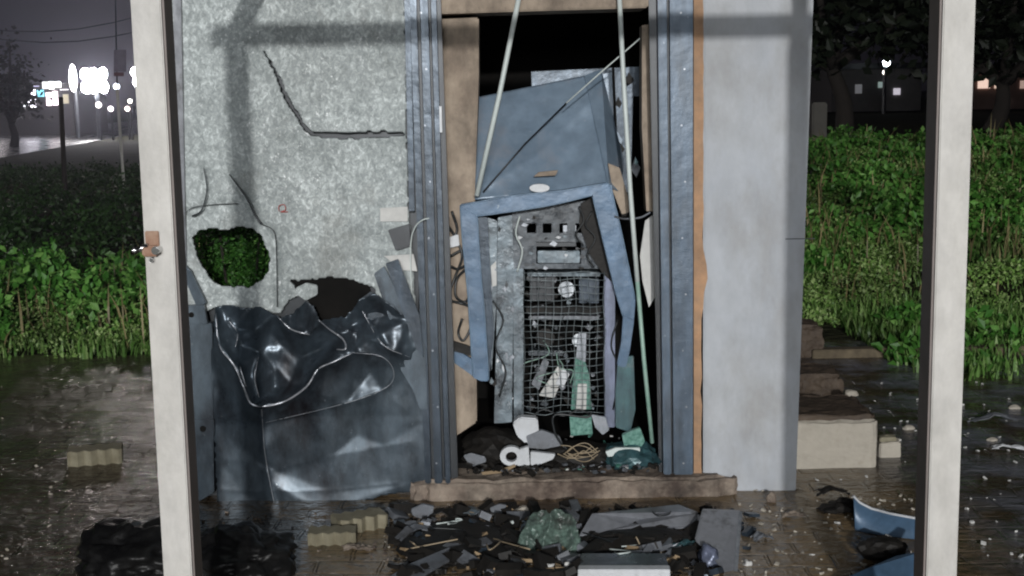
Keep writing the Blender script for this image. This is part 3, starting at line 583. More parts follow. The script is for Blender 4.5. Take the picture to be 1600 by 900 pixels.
# ================================================================ CANOPY in front
Yp = EYE.y + 3.4
CN = thing('canopy_frame', (0, Yp, 0), 'off-white square posts and beam of the canopy in front of the kiosk', 'canopy')
def post(tu, bu, w0, side):
    # straight vertical square tube whose front face is seen between tu and bu
    a = P(tu, 150, Yp); wd = P(tu + w0, 150, Yp).x - a.x; d = .1
    m1 = MB().prism([(a.x, Yp, 0), (a.x + wd, Yp, 0), (a.x + wd, Yp, 2.16), (a.x, Yp, 2.16)], (0, d, 0))
    return m1.build('post', M['post'], CN, bevel=.003), a.x, wd
pL, xl, wl = post(212, 0, 47, 1); pR, xr, wr = post(1470, 0, 50, -1)
pL['label'] = 'left canopy post with a rusty latch'
# inner faces get a darker paint copy that holds their side shade
MB().box((xl + wl + .002, Yp + .055, 1.06), (.006, .084, 2.1)).build('post_channel', M['post_side'], pL)
MB().box((xr - .002, Yp + .055, 1.06), (.006, .084, 2.1)).build('post_channel', M['post_side'], pR)
MB().box(((xl + xr + wr) / 2, Yp + .05, 2.195), (xr - xl + wr + .1, .1, .07)).build('beam', M['post'], CN, bevel=.004)
for xx in (xl + wl / 2, xr + wr / 2):
    MB().box((xx, Yp + .9, 2.20), (.06, 1.75, .06)).build('side_rail', M['post'], CN, bevel=.003)
# latch
c = P(236, 392, Yp)
lm = MB(); lm.box((c.x + .003, Yp - .014, c.z + .002), (.040, .026, .028)); lt_ = lm.build('latch', M['rust'], pL, bevel=.004)
MB().tube([(c.x - .002, Yp - .022, c.z + .018), (c.x - .026, Yp - .018, c.z + .006), (c.x - .040, Yp - .014, c.z + .002), (c.x - .044, Yp - .014, c.z + .003)], [.006, .007, .009, .010], 10).build('bolt', M['chrome'], lt_, smooth=True)
MB().tube([(c.x + .020, Yp - .034, c.z + .004), (c.x + .020, Yp, c.z + .004)], .011, 14).build('bolt', M['chrome'], lt_, bevel=.002)
MB().box((c.x + .006, Yp - .004, c.z + .030), (.036, .006, .045)).build('rust_plate', M['rust'], lt_, bevel=.002)
MB().tube([(c.x + .004, Yp - .02, c.z - .022), (c.x + .004, Yp, c.z - .022)], .006, 10).build('rivet', M['chrome'], lt_, bevel=.001)

# ================================================================ CASH MACHINE
A = thing('cash_machine', (.1, .2, .11), 'blown open blue cash machine with bent bezel and exposed grille', 'cash machine')
def hood_y(U, V):
    y = .055 + (308 - V) / 165 * .29 - (U - 840) * .0001
    for a in range(U.shape[0]):
        for b in range(U.shape[1]):
            u_, v_ = U[a, b], V[a, b]; y[a, b] += .020 * noise.noise((u_ * .012, v_ * .014, 4)) + .006 * noise.noise((u_ * .05, v_ * .04, 9))
    return y + .016 * np.exp(-(((U - 800) / 22) ** 2 + ((V - 200) / 30) ** 2)) + .012 * np.exp(-(((U - 890) / 30) ** 2 + ((V - 250) / 22) ** 2)) - .010 * np.exp(-seg_dist(U, V, [(760, 290), (850, 235), (915, 165)]) / 6)
def patch(name, a, b, c, d, yf, thick, m, parent, n=46):
    # a-b top edge, d-c bottom edge, smooth straight-cut borders
    S_, T_ = np.meshgrid(np.linspace(0, 1, n), np.linspace(0, 1, n))
    U = (1 - T_) * ((1 - S_) * a[0] + S_ * b[0]) + T_ * ((1 - S_) * d[0] + S_ * c[0]); V = (1 - T_) * ((1 - S_) * a[1] + S_ * b[1]) + T_ * ((1 - S_) * d[1] + S_ * c[1])
    Y = yf(U, V); mb = MB(); mb.add([P(U[i_, j_], V[i_, j_], Y[i_, j_]) for i_ in range(n) for j_ in range(n)], [(i_ * n + j_, i_ * n + j_ + 1, (i_ + 1) * n + j_ + 1, (i_ + 1) * n + j_) for i_ in range(n - 1) for j_ in range(n - 1)])
    o = mb.build(name, m, parent, smooth=True)
    if sum(p.normal.y for p in o.data.polygons) > 0: o.data.flip_normals()
    md = o.modifiers.new('thickness', 'SOLIDIFY'); md.thickness = thick; md.offset = -1
    return o
patch('hood', (745, 152), (918, 117), (951, 292), (742, 312), hood_y, .004, M['hood'], A)
MB().prism([P(913, 118, .362), P(940, 108, .42), P(976, 255, .3), P(968, 300, .1), P(951, 292, .062)], (.0, .03, 0)).build('hood_side', M['hood'], A, bevel=.003)
# bezel as one bent frame
MB().px([(718, 320), (800, 305), (880, 297), (950, 285), (955, 292), (925, 306), (860, 322), (790, 333), (744, 338)], .03, .05).build('bezel', M['blue'], A, bevel=.005)
MB().px([(718, 320), (746, 336), (750, 420), (757, 500), (764, 596), (752, 596), (738, 590), (730, 460), (722, 380)], .028, .05).build('bezel', M['blue'], A, bevel=.005)
MB().px([(745, 337), (762, 340), (766, 420), (772, 520), (764, 590), (757, 500), (750, 420)], .08, .05).build('bezel_return', M['steel'], A, bevel=.003)
MB().px([(925, 306), (955, 287), (966, 340), (980, 410), (993, 470), (990, 510), (974, 498), (962, 460), (946, 395)], .026, .05).build('bezel', M['blue'], A, bevel=.005)
MB().px([(974, 492), (991, 500), (984, 550), (978, 575), (964, 572), (971, 535)], .01, .04).build('bezel', M['blue'], A, bevel=.005)
MB().px([(966, 560), (990, 556), (993, 640), (985, 676), (962, 668), (962, 610)], .06, .03).build('lower_trim', M['teal'], A, bevel=.004)
MB().px([(706, 548), (722, 552), (764, 578), (762, 596), (742, 590), (708, 566)], .05, .03).build('lower_trim', M['blue'], A, bevel=.003)
for pts, y_, r_ in (([(719, 321), (800, 306), (880, 298), (950, 286)], .028, .0022), ([(719, 322), (723, 380), (731, 460), (739, 588)], .026, .0022), ([(745, 338), (790, 332), (860, 321), (924, 306)], .03, .002), ([(952, 288), (966, 340), (981, 410), (993, 470)], .024, .0022), ([(746, 338), (751, 420), (758, 500), (764, 594)], .027, .0018), ([(926, 308), (947, 396), (963, 460), (974, 497)], .025, .0016)):
    MB().tube(curve([P(u, v, y_) for u, v in pts], 4), r_, 6).build('worn_edge', M['edge'], A, smooth=True)  # pale tubes put the edge highlights into the colour
def oval(cu, cv, ru, rv, Y, d, n=20): return MB().px([(cu + ru * math.cos(2 * math.pi * k / n), cv - rv * math.sin(2 * math.pi * k / n)) for k in range(n)], Y, d)
oval(843, 294, 16, 6.5, .03, .03).build('lamp_cover', M['white'], A, bevel=.002)  # solid white oval painted as a reflection in the glossy hood
MB().px([(834, 276), (842, 269), (872, 266), (868, 274)], .066, .02).build('torn_label', M['tan'], A)  # tan piece drawn as a second reflection on the hood
# chassis
MB().px([(778, 340), (800, 336), (803, 420), (800, 660), (772, 662), (776, 500)], .14, .45).build('side_panel', M['chassis'], A, bevel=.003)
MB().px([(802, 420), (818, 420), (818, 656), (803, 656)], .12, .04).build('chassis_rail', M['chassis'], A, bevel=.003)
MB().px([(944, 430), (961, 445), (961, 668), (945, 668)], .11, .04).build('chassis_rail', M['lavender'], A, bevel=.003)
MB().px([(762, 340), (777, 345), (776, 470), (768, 580), (762, 470)], .12, .02).build('torn_gasket', M['chassis'], A)
MB().px([(767, 416), (775, 408), (776, 446), (769, 448)], .115, .006).build('bright_clip', M['paper'], A)
def fas(u0, v0, u1, v1, Y=.16, d=.02): return MB().px([(u0, v0), (u1, v0), (u1, v1), (u0, v1)], Y, d)
# fascia plate with four square openings
fo = MB()
cols = [(800, 823), (838, 848), (862, 874), (887, 899), (913, 938)]
for (a0, a1) in cols: fo.px([(a0, 349), (a1, 349), (a1, 364), (a0, 364)], .16, .02)
fo.px([(800, 333), (870, 320), (938, 310), (938, 349), (800, 349)], .16, .02); fo.px([(800, 364), (938, 364), (938, 378), (800, 378)], .16, .02)
fo.px([(800, 378), (838, 378), (838, 420), (800, 420)], .16, .02); fo.px([(908, 378), (942, 378), (944, 420), (908, 420)], .16, .02); fo.px([(838, 412), (908, 412), (908, 420), (838, 420)], .16, .02)
fo.build('fascia', M['fascia'], A)
fas(840, 392, 906, 411, .13, .03).build('card_slot', M['chassis'], A, bevel=.003)
fas(838, 379, 900, 385, .15, .02).build('slot_lip', M['steel_dark'], A)
fas(880, 352, 900, 362, .2, .01).build('button', M['silver'], A)
# dark torn right shoulder of the fascia
MB().px([(908, 318), (926, 308), (950, 400), (962, 450), (940, 425), (920, 395), (905, 350)], .125, .02).build('burnt_edge', M['burnt'], A)
MB().box((P(880, 500, .6).x, .80, .9), (.5, .02, 1.3)).build('rear_plate', M['black'], A)
# wire grille: warped
g = MB()
def gw(u, v): 
    return P(u + 2.0 * noise.noise((u * .02, v * .02, 0)) * 2, v + 3 * noise.noise((u * .03, v * .012, 5)) * 2, .105 + .02 * noise.noise((u * .02, v * .02, 8)))
for i, u in enumerate(np.linspace(818, 944, 12)):
    g.tube([gw(u + .03 * (v - 530) * (i - 5) * .03, v) for v in np.linspace(423, 640 + (i % 3) * 3, 16)], .0016, 5)
rows = list(np.linspace(426, 645, 22))
for v in rows: g.tube([gw(u, v) for u in np.linspace(816, 946, 12)], .0015, 5)
go = g.build('wire_grille', M['grid'], A, smooth=True); go['label'] = 'buckled square wire grille'
# machinery behind the grille
def blk(u0, v0, u1, v1, Y, d, mt, nm, bv=.003):
    return fas(u0, v0, u1, v1, Y, d).build(nm, M[mt], A, bevel=bv)
blk(824, 426, 938, 432, .2, .1, 'chassis', 'cross_bar')
blk(822, 478, 940, 490, .22, .1, 'burnt', 'note_cassette'); blk(826, 494, 936, 500, .2, .1, 'greyplate', 'cross_bar')
blk(828, 434, 866, 470, .24, .1, 'steel_dark', 'circuit_box'); blk(905, 436, 936, 474, .22, .12, 'steel', 'circuit_box')
MB().tube([P(885, 452, .17), P(885, 452, .25)], .034, 20).build('motor', M['fascia'], A, bevel=.008, smooth=False)
MB().tube([P(852, 528, .19), P(852, 528, .28)], .04, 18).build('roller', M['burnt'], A, bevel=.004)
MB().tube([P(905, 532, .2), P(905, 532, .3)], .03, 18).build('roller', M['fascia'], A, bevel=.004)
blk(826, 548, 880, 556, .19, .1, 'fascia', 'cross_bar')
for q, y, mt, nm in (([(842, 618), (872, 572), (884, 580), (866, 622)], .17, 'paper', 'banknote_tray'), ([(830, 600), (850, 560), (858, 566), (842, 610)], .21, 'greyplate', 'bent_plate'),
                     ([(892, 640), (898, 560), (908, 545), (922, 590), (924, 640)], .18, 'pcb', 'circuit_board'), ([(900, 560), (904, 520), (916, 520), (915, 566)], .16, 'silver', 'bracket'),
                     ([(868, 600), (880, 575), (890, 585), (880, 606)], .15, 'white', 'banknote_tray'), ([(900, 640), (903, 600), (917, 600), (916, 640)], .165, 'paper', 'paper_strip')):
    MB().px(q, y, .012).build(nm, M[mt], A, bevel=.002)
for k in range(95):
    u, v = rnd.uniform(824, 936), rnd.uniform(432, 640); s = rnd.uniform(2, 8)
    q = [(u + s * math.cos(a_) * rnd.uniform(.5, 1.2), v + s * math.sin(a_) * rnd.uniform(.5, 1.2)) for a_ in (0, 1.4, 2.9, 4.4)]
    MB().px(q, rnd.uniform(.2, .32), .03).build('broken_component', M[rnd.choice(['fascia', 'burnt', 'steel_dark', 'greyplate', 'chassis', 'silver', 'burnt'])], A)
for k in range(9):
    u, v = rnd.uniform(830, 920), rnd.uniform(440, 600)
    MB().tube(curve([P(u + rnd.uniform(-18, 18) * j, v + 14 * j + rnd.uniform(-8, 8), rnd.uniform(.15, .2)) for j in range(4)]), .0022, 6).build('wiring', M[rnd.choice(['cable', 'wire', 'cable', 'wiregreen'])], A, smooth=True)
for k in range(26):
    u, v = rnd.uniform(806, 940), rnd.uniform(335, 420); s_ = rnd.uniform(2, 6)
    q = [(u + s_ * math.cos(a_) * rnd.uniform(.5, 1.4), v + s_ * math.sin(a_) * rnd.uniform(.4, 1.0)) for a_ in (0, 1.4, 2.9, 4.4)]
    MB().px(q, rnd.uniform(.12, .155), .008).build('torn_fitting', M[rnd.choice(['steel_dark', 'burnt', 'chassis', 'steel_dark', 'silver', 'burnt', 'white'])], A)
for k in range(30):
    u, v = rnd.uniform(766, 802), rnd.uniform(345, 640); s_ = rnd.uniform(1.5, 5)
    q = [(u + s_ * math.cos(a_) * rnd.uniform(.4, .9), v + s_ * math.sin(a_) * rnd.uniform(.8, 2.4)) for a_ in (0, 1.4, 2.9, 4.4)]
    MB().px(q, rnd.uniform(.10, .135), .006).build('torn_gasket', M[rnd.choice(['steel_dark', 'chassis', 'burnt', 'silver', 'greyplate', 'white'])], A)
for k in range(24):
    u, v = rnd.uniform(930, 1000), rnd.uniform(115, 330); s_ = rnd.uniform(4, 14)
    q = [(u + s_ * math.cos(a_) * rnd.uniform(.4, .8), v + s_ * math.sin(a_) * rnd.uniform(.6, 1.6)) for a_ in (0, 1.4, 2.9, 4.4)]
    MB().px(q, rnd.uniform(.42, .6), .02).build('broken_component', M[rnd.choice(['steel', 'steel_dark', 'hood', 'teal', 'greyplate', 'burnt', 'chassis'])], A)
for k, pts in enumerate([[(925, 330), (915, 352), (930, 372), (918, 398), (928, 418)], [(905, 322), (912, 345), (900, 366), (912, 384)], [(812, 338), (806, 365), (816, 392), (808, 425)], [(770, 470), (786, 500), (774, 540), (790, 580), (780, 620)], [(965, 500), (955, 540), (968, 580), (958, 640)], [(975, 590), (968, 620), (980, 660)], [(830, 652), (850, 640), (880, 650), (905, 640), (925, 650)]]):
    MB().tube(curve([P(u, v, .10) for u, v in pts]), .0035, 6).build('wiring', M[['cable', 'cable', 'wire', 'cable', 'cable', 'wiregreen', 'cable'][k]], A, smooth=True)
# parts seen beside the hood
MB().px([(830, 112), (1000, 104), (1000, 150), (832, 158)], .62, .02).build('top_shelf', M['steel'], A)
for q, y, mt, nm in (([(925, 120), (958, 112), (962, 215), (940, 230)], .45, 'hood', 'inner_plate'), ([(944, 160), (990, 128), (985, 300), (962, 300)], .5, 'steel', 'inner_plate'),
                     ([(936, 170), (952, 165), (958, 205), (940, 210)], .43, 'silver', 'hinge'), ([(938, 216), (962, 212), (964, 246), (944, 250)], .42, 'greyplate', 'bracket'),
                     ([(950, 255), (968, 262), (988, 330), (972, 335), (958, 300)], .1, 'tan', 'cable_duct')):
    MB().px(q, y, .02).build(nm, M[mt], A, bevel=.002)
MB().tube([P(958, 105, .44), P(964, 255, .44)], .006).build('rail', M['black'], A)
MB().tube(curve([P(u, v, .02) for u, v in [(960, 338), (975, 342), (1000, 340), (1016, 332)]]), .004).build('bracket', M['greyplate'], A)

# ---------------------------------------------------------------- bars, wires and cables hanging in the opening
def bar(name, pts, r, m, label, cat, group=None):
    o = MB().tube([P(*p) for p in pts], r, 8).build(name, m, smooth=True, origin=P(*pts[-1])); return tag(o, label, cat, group)
bar('metal_strip', [(816, -30, -.03), (780, 150, -.01), (745, 306, .02)], .0105, M['wire'], 'long pale strip leaning left down to the corner of the bezel', 'metal strip')
bar('metal_strip', [(967, -20, -.03), (974, 120, -.03), (985, 300, -.03), (996, 440, -.03)], .010, M['wire'], 'upper pale part of the bent strip right of the hood', 'metal strip')
o = MB().tube([P(*p) for p in [(996, 440, -.03), (1006, 560, -.02), (1019, 692, .0)]], .009, 8).build('metal_strip', M['wiregreen'], smooth=True, origin=P(1019, 692)); tag(o, 'greenish strip running down the right of the opening to the rubble', 'metal strip')
bar('wire', [(1000, 60, .0), (940, 112, .01), (885, 161, .03)], .0028, M['wire'], 'thin pale wire stretched behind the right strip above the hood', 'wire')
bar('wire', [(885, 161, .27), (820, 225, .17), (755, 300, .05)], .0036, M['steel_dark'], 'thin dark wire lying diagonally across the blue hood', 'wire')  # dark rod in place of a shadow line on the hood
for k, pts in enumerate([[(700, 352), (712, 372), (722, 400), (712, 430), (704, 452)], [(728, 420), (714, 436), (712, 462), (726, 472), (736, 460)], [(704, 470), (720, 474), (734, 480), (738, 500)], [(722, 498), (716, 520), (724, 532), (736, 510), (734, 492)], [(704, 400), (722, 392), (730, 410), (716, 420), (704, 416)], [(706, 330), (714, 360), (700, 380)]]):
    lb = ['black cable dropping down the tan pillar from the top of the tangle', 'looped black cable in the middle of the tangle on the tan pillar', 'short black cable running level under the cable loop', 'lowest black cable loop left of the blue bezel', 'small tight cable loop near the top of the tangle', 'short black cable end sticking up at the pillar edge'][k]
    tag(MB().tube(curve([P(u, v, .06 + .01 * (i % 2)) for i, (u, v) in enumerate(pts)]), .0055, 7).build('cable', M['cable'], smooth=True, origin=P(*pts[0], .06)), lb, 'cable')
tag(MB().px([(699, 372), (716, 366), (718, 384), (700, 388)], .05, .02).build('junction_box', M['white'], bevel=.003, origin=P(708, 377, .05)), 'small white plastic box among the cables left of the bezel', 'junction box')
tag(MB().px([(704, 532), (730, 540), (744, 548), (742, 558), (706, 548)], .04, .02).build('metal_scrap', M['burnt'], bevel=.002, origin=P(720, 545, .04)), 'dark burnt strip wedged above the low blue trim', 'scrap')

# ================================================================ RUBBLE inside the opening
def slab(name, pix, Y, d, mt, label, cat, bv=.003, group=None):
    c = P(sum(p[0] for p in pix) / len(pix), sum(p[1] for p in pix) / len(pix), Y)
    return tag(MB().px(pix, Y, d).build(name, M[mt], bevel=bv, origin=c), label, cat, group)
def gslab(name, pix, d, mt, label, cat, bv=.003, group=None, lift=0.0):
    vm = max(p[1] for p in pix); return slab(name, pix, G(sum(p[0] for p in pix) / len(pix), vm, lift).y, d, mt, label, cat, bv, group)
def lump(name, c, size, mt, label, cat, seed=0, rz=0, rough_=.25, sub=3):
    """an irregular crushed lump resting at c"""
    bm = bmesh.new(); bmesh.ops.create_icosphere(bm, subdivisions=sub, radius=1)
    for v in bm.verts:
        d = 1 + rough_ * noise.noise(v.co * 1.3 + Vector((seed, 0, 0))) + rough_ * .6 * noise.noise(v.co * 3.2 + Vector((seed, 5, 0))) + rough_ * .35 * noise.noise(v.co * 7 + Vector((seed, 9, 0)))
        v.co = v.co * d
        v.co.x *= size[0] / 2; v.co.y *= size[1] / 2; v.co.z = max(v.co.z, -.6) * size[2] / 1.6 + size[2] * .375
    bmesh.ops.rotate(bm, verts=bm.verts, matrix=Matrix.Rotation(R(rz), 3, 'Z'))
    me = bpy.data.meshes.new(name); bm.to_mesh(me); bm.free(); me.materials.append(M[mt])
    o = bpy.data.objects.new(name, me); COL.objects.link(o); o.location = c
    for p in me.polygons: p.use_smooth = name not in ('rubble_heap', 'burnt_scrap', 'stone')
    return tag(o, label, cat)
def plate(name, corners, th, mt, label, cat, bv=.003, up=(0, 0, -1)):
    c = sum((Vector(p) for p in corners), Vector()) / len(corners)
    return tag(MB().prism(corners, Vector(up) * th).build(name, M[mt], bevel=bv, origin=c), label, cat)
ZF = .115
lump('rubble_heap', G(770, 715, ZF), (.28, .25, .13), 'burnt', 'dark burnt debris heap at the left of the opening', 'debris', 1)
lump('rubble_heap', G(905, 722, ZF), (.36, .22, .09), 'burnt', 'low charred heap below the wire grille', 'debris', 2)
lump('rubble_heap', G(985, 725, ZF), (.24, .22, .10), 'teal', 'dark green crushed plastic heap at the right of the opening', 'debris', 3)
slab('plastic_housing', [(801, 662), (812, 652), (840, 654), (842, 676), (822, 694), (808, 682)], .0, .06, 'white', 'white plastic housing lying upper left in the rubble', 'plastic housing', .006)
slab('grey_flap', [(822, 682), (846, 672), (874, 682), (880, 696), (850, 702), (826, 700)], -.01, .03, 'greyplate', 'grey folded flap beside the white housing', 'flap')
rm = MB(); n = 20
c0 = P(799, 713, -.05)
outer = [(799 + 18 * math.cos(2 * math.pi * k / n), 713 - 15 * math.sin(2 * math.pi * k / n)) for k in range(n)]; inner = [(799 + 9 * math.cos(2 * math.pi * k / n), 714 - 8 * math.sin(2 * math.pi * k / n)) for k in range(n)]
for k in range(n):
    j = (k + 1) % n; rm.px([outer[k], outer[j], inner[j], inner[k]], -.05, .03)
RG = thing('camera_bracket', c0, 'white bracket with a round hole at the front of the rubble', 'bracket')
bmo = rm.build('ring', M['white'], RG); MB().px([(812, 702), (826, 698), (828, 727), (808, 728)], -.048, .03).build('bracket_plate', M['white'], RG, bevel=.002)
slab('white_tray', [(829, 706), (868, 710), (864, 718), (838, 728), (829, 727)], -.04, .03, 'white', 'flat white tray right of the round holed bracket', 'tray')
slab('white_shard', [(724, 712), (736, 708), (758, 714), (760, 722), (744, 727), (730, 722)], -.045, .012, 'greyplate', 'pale oval shard at the lower left of the opening', 'shard')
slab('circuit_board', [(890, 651), (924, 649), (926, 678), (892, 681)], -.01, .006, 'pcb', 'small green circuit board propped below the grille', 'circuit board', 0)
slab('silver_part', [(924, 648), (946, 652), (952, 672), (942, 680), (930, 668)], -.01, .02, 'silver', 'crushed silver part beside the small circuit board', 'metal part')
slab('green_strip', [(946, 706), (962, 700), (1000, 700), (1000, 706), (968, 712), (950, 714)], -.03, .02, 'wire', 'pale strip on the dark green plastic at right', 'strip', .002)
slab('green_scrap', [(972, 680), (1000, 668), (1008, 690), (998, 704), (976, 700)], .0, .03, 'pcb', 'green plastic scrap at the foot of the green strip', 'scrap')
slab('wood_splinter', [(752, 738), (782, 734), (804, 726), (806, 729), (786, 739), (754, 742)], -.06, .01, 'wood', 'thin wood splinter lying on the sill', 'splinter', 0)
tag(MB().tube(curve([P(u, v, -.03) for u, v in [(925, 646), (915, 652), (868, 648), (866, 672), (876, 692), (886, 702)]]), .005, 7).build('cable', M['cable'], smooth=True, origin=P(866, 672)), 'thick black cable bent round the left of the circuit board', 'cable')
for k in range(9):
    u0, v0 = rnd.uniform(870, 900), rnd.uniform(698, 718)
    tag(MB().tube(curve([P(u0 + 16 * j, v0 + rnd.uniform(-9, 9), -.05 + rnd.uniform(-.01, .02)) for j in range(4)]), .002, 5).build('loose_wire', M['brass'], smooth=True, origin=P(u0, v0, -.05)), 'thin tan wire in the tangle on the rubble below the circuit board', 'wire', 'thin tangled wires on the rubble')

# ================================================================ GROUND DEBRIS
def chips(name, region, n, smin, smax, mt, label, z=0.004):
    mb = MB()
    for _ in range(n):
        u, v = rnd.uniform(region[0], region[2]), rnd.uniform(region[1], region[3]); p = G(u, v, z)
        s = rnd.uniform(smin, smax); rr = rot(rnd.uniform(-30, 30), rnd.uniform(-30, 30), rnd.uniform(0, 180))
        mb.box((p.x, p.y, z + s * .2), (s, s * rnd.uniform(.3, .9), s * rnd.uniform(.15, .5)), rr)
    return tag(mb.build(name, mt), label, kind='stuff')
for args in (('rubble', (725, 690, 1028, 742), 260, .008, .035, M['burnt'], 'small burnt fragments covering the kiosk floor'), ('shards', (740, 690, 1020, 740), 60, .008, .03, M['greyplate'], 'small grey shards mixed into the rubble in the opening'), ('shards', (800, 680, 1015, 736), 26, .008, .022, M['paper'], 'tiny white shards mixed into the rubble in the opening'), ('shards', (880, 680, 1015, 736), 22, .008, .025, M['pcb'], 'tiny green shards mixed into the rubble in the opening')):
    chips(*args, z=ZF + rnd.uniform(.01, .04))
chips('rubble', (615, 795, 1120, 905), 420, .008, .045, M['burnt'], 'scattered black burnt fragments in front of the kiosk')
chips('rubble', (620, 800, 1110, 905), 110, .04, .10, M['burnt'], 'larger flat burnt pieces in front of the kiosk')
chips('rubble', (620, 800, 1130, 905), 60, .03, .08, M['greyplate'], 'flat grey plate fragments among the burnt debris')
chips('rubble', (630, 800, 1180, 905), 36, .02, .06, M['steel'], 'dark blue steel fragments among the burnt debris')
chips('gravel', (640, 792, 1120, 905), 130, .006, .022, M['greyplate'], 'small grey fragments among the burnt debris')
chips('grit', (1130, 760, 1450, 905), 130, .005, .018, M['plaster'], 'pale grit scattered on the mud right of the plinth')
chips('grit', (300, 800, 640, 905), 70, .005, .018, M['plinth'], 'brown grit on the ground below the crumpled sheet')
chips('grit', (1255, 590, 1600, 900), 90, .006, .02, M['paper'], 'pale specks on the wet paving right of the kiosk')
chips('litter', (0, 600, 240, 900), 26, .006, .016, M['plaster'], 'small pale bits on the wet paving at left')
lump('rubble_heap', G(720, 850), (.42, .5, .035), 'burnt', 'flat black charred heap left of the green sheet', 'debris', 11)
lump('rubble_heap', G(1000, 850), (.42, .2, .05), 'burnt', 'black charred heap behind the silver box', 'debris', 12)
gy = G(858, 868).y; GP = [(806, 862), (812, 838), (822, 812), (834, 799), (852, 796), (858, 804), (868, 792), (882, 798), (896, 803), (902, 822), (908, 848), (906, 864), (880, 870), (850, 868), (826, 872)]
def gs_y(U, V):
    y = gy + (868 - V) * .0016
    for i in range(U.shape[0]):
        for j in range(U.shape[1]):
            a, b = U[i, j], V[i, j]
            y[i, j] += .05 * abs(noise.noise((a * .028, b * .016, 2.2))) * 1.6 + .022 * abs(noise.noise((a * .07, b * .05, 8))) - .02 + .006 * noise.noise((a * .2, b * .2, 1))
    return y
GS = sheet('green_plastic_sheet', GP, [], gs_y, .002, 1.3, M['greenbag'], None, jag=2.5)
cG = G(858, 868); GS.data.transform(Matrix.Translation(-cG)); GS.location = cG
tag(GS, 'crumpled grey green plastic sheet standing up before the plinth', 'plastic sheet')
def gp(u, v, z=.01): return G(u, v, z)
plate('metal_sheet', [gp(905, 836, .03), gp(925, 802, .08), (gp(1060, 788, .08)), gp(1090, 800, .09), gp(1088, 820, .03), gp(1010, 832, .03)], .006, 'greypanel', 'grey dented metal sheet lying along the foot of the plinth', 'metal sheet')
tag(MB().tube(curve([gp(u, v, .095) for u, v in [(1020, 800), (1028, 806), (1044, 804), (1048, 799)]]), .003, 6).build('cable', M['cable'], smooth=True, origin=gp(1030, 804)), 'short black cable curl on the grey dented sheet', 'cable')
slabp = [P(1098, 797, -.62), P(1158, 799, -.60), P(1146, 915, -1.0), P(1120, 880, -.9), P(1086, 845, -.78)]
plate('machine_panel', slabp, .02, 'greypanel', 'upright grey rectangular panel leaning at the right of the debris', 'panel', up=(0, 1, 0))
pe_ = bpy.data.objects['machine_panel']; pe_['at'] = tuple(pe_.location); MB().prism([P(1155, 799, -.605), P(1160, 799, -.603), P(1151, 912, -.995), P(1145, 912, -.995)], (0, .01, -.004)).build('panel_edge', M['silver'], pe_)
BX = thing('silver_box', G(975, 900), 'low silver metal box with a bright front edge at the bottom of the picture', 'box')
q = [G(905, 886, .05), G(1045, 886, .05), G(1040, 864, .05), G(908, 864, .05)]
MB().prism(q, (0, 0, -.05)).build('box_body', M['fascia'], BX, bevel=.004)
MB().prism([G(903, 890, .053), G(1047, 890, .053), G(1046, 883, .053), G(904, 883, .053)], (0, 0, -.045)).build('front_trim', M['white'], BX, bevel=.002)
plate('dark_board', [gp(600, 905, .01), gp(640, 880, .03), gp(700, 855, .04), gp(760, 838, .04), gp(770, 846, .04), gp(700, 876, .03), gp(640, 912, .01)], .008, 'greyplate', 'long grey strip slanting through the charred debris', 'strip')
gslab('white_bar', [(772, 822), (802, 814), (803, 818), (775, 827)], .01, 'wire', 'thin bright white bar on the charred heap', 'bar', 0)
gslab('grey_shard', [(642, 796), (660, 788), (678, 792), (676, 803), (660, 812), (645, 806)], .02, 'greyplate', 'grey shard near the left end of the plinth', 'shard')
gslab('grey_shard', [(765, 794), (780, 788), (792, 790), (784, 804), (770, 806)], .02, 'greyplate', 'grey shard under the middle of the plinth', 'shard')
gslab('stone_chip', [(803, 800), (818, 792), (830, 796), (822, 808), (806, 808)], .03, 'plaster', 'pale stone chip left of the green plastic sheet', 'stone')
lump('blue_cloth', G(1108, 882), (.07, .08, .07), 'lavender', 'crumpled pale blue cloth in front of the grey panel', 'cloth', 6, rough_=.5)
lump('white_wrapper', G(855, 896), (.07, .05, .03), 'paper', 'crumpled white wrapper at the bottom left of the silver box', 'wrapper', 7, rough_=.8)
lump('white_wrapper', G(886, 893), (.035, .04, .03), 'paper', 'smaller crumpled white wrapper touching the silver box corner', 'wrapper', 8, rough_=.8)
lump('white_wrapper', G(1168, 884), (.03, .03, .02), 'paper', 'small white crumb right of the grey panel', 'wrapper', 9, rough_=.8)
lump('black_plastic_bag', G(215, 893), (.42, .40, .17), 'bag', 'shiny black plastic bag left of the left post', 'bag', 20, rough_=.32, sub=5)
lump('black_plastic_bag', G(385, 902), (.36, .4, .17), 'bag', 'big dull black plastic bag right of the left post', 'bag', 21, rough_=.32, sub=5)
lump('stone', G(1205, 784), (.045, .04, .04), 'plinth', 'small brown stone at the foot of the rendered wall', 'stone', 22)
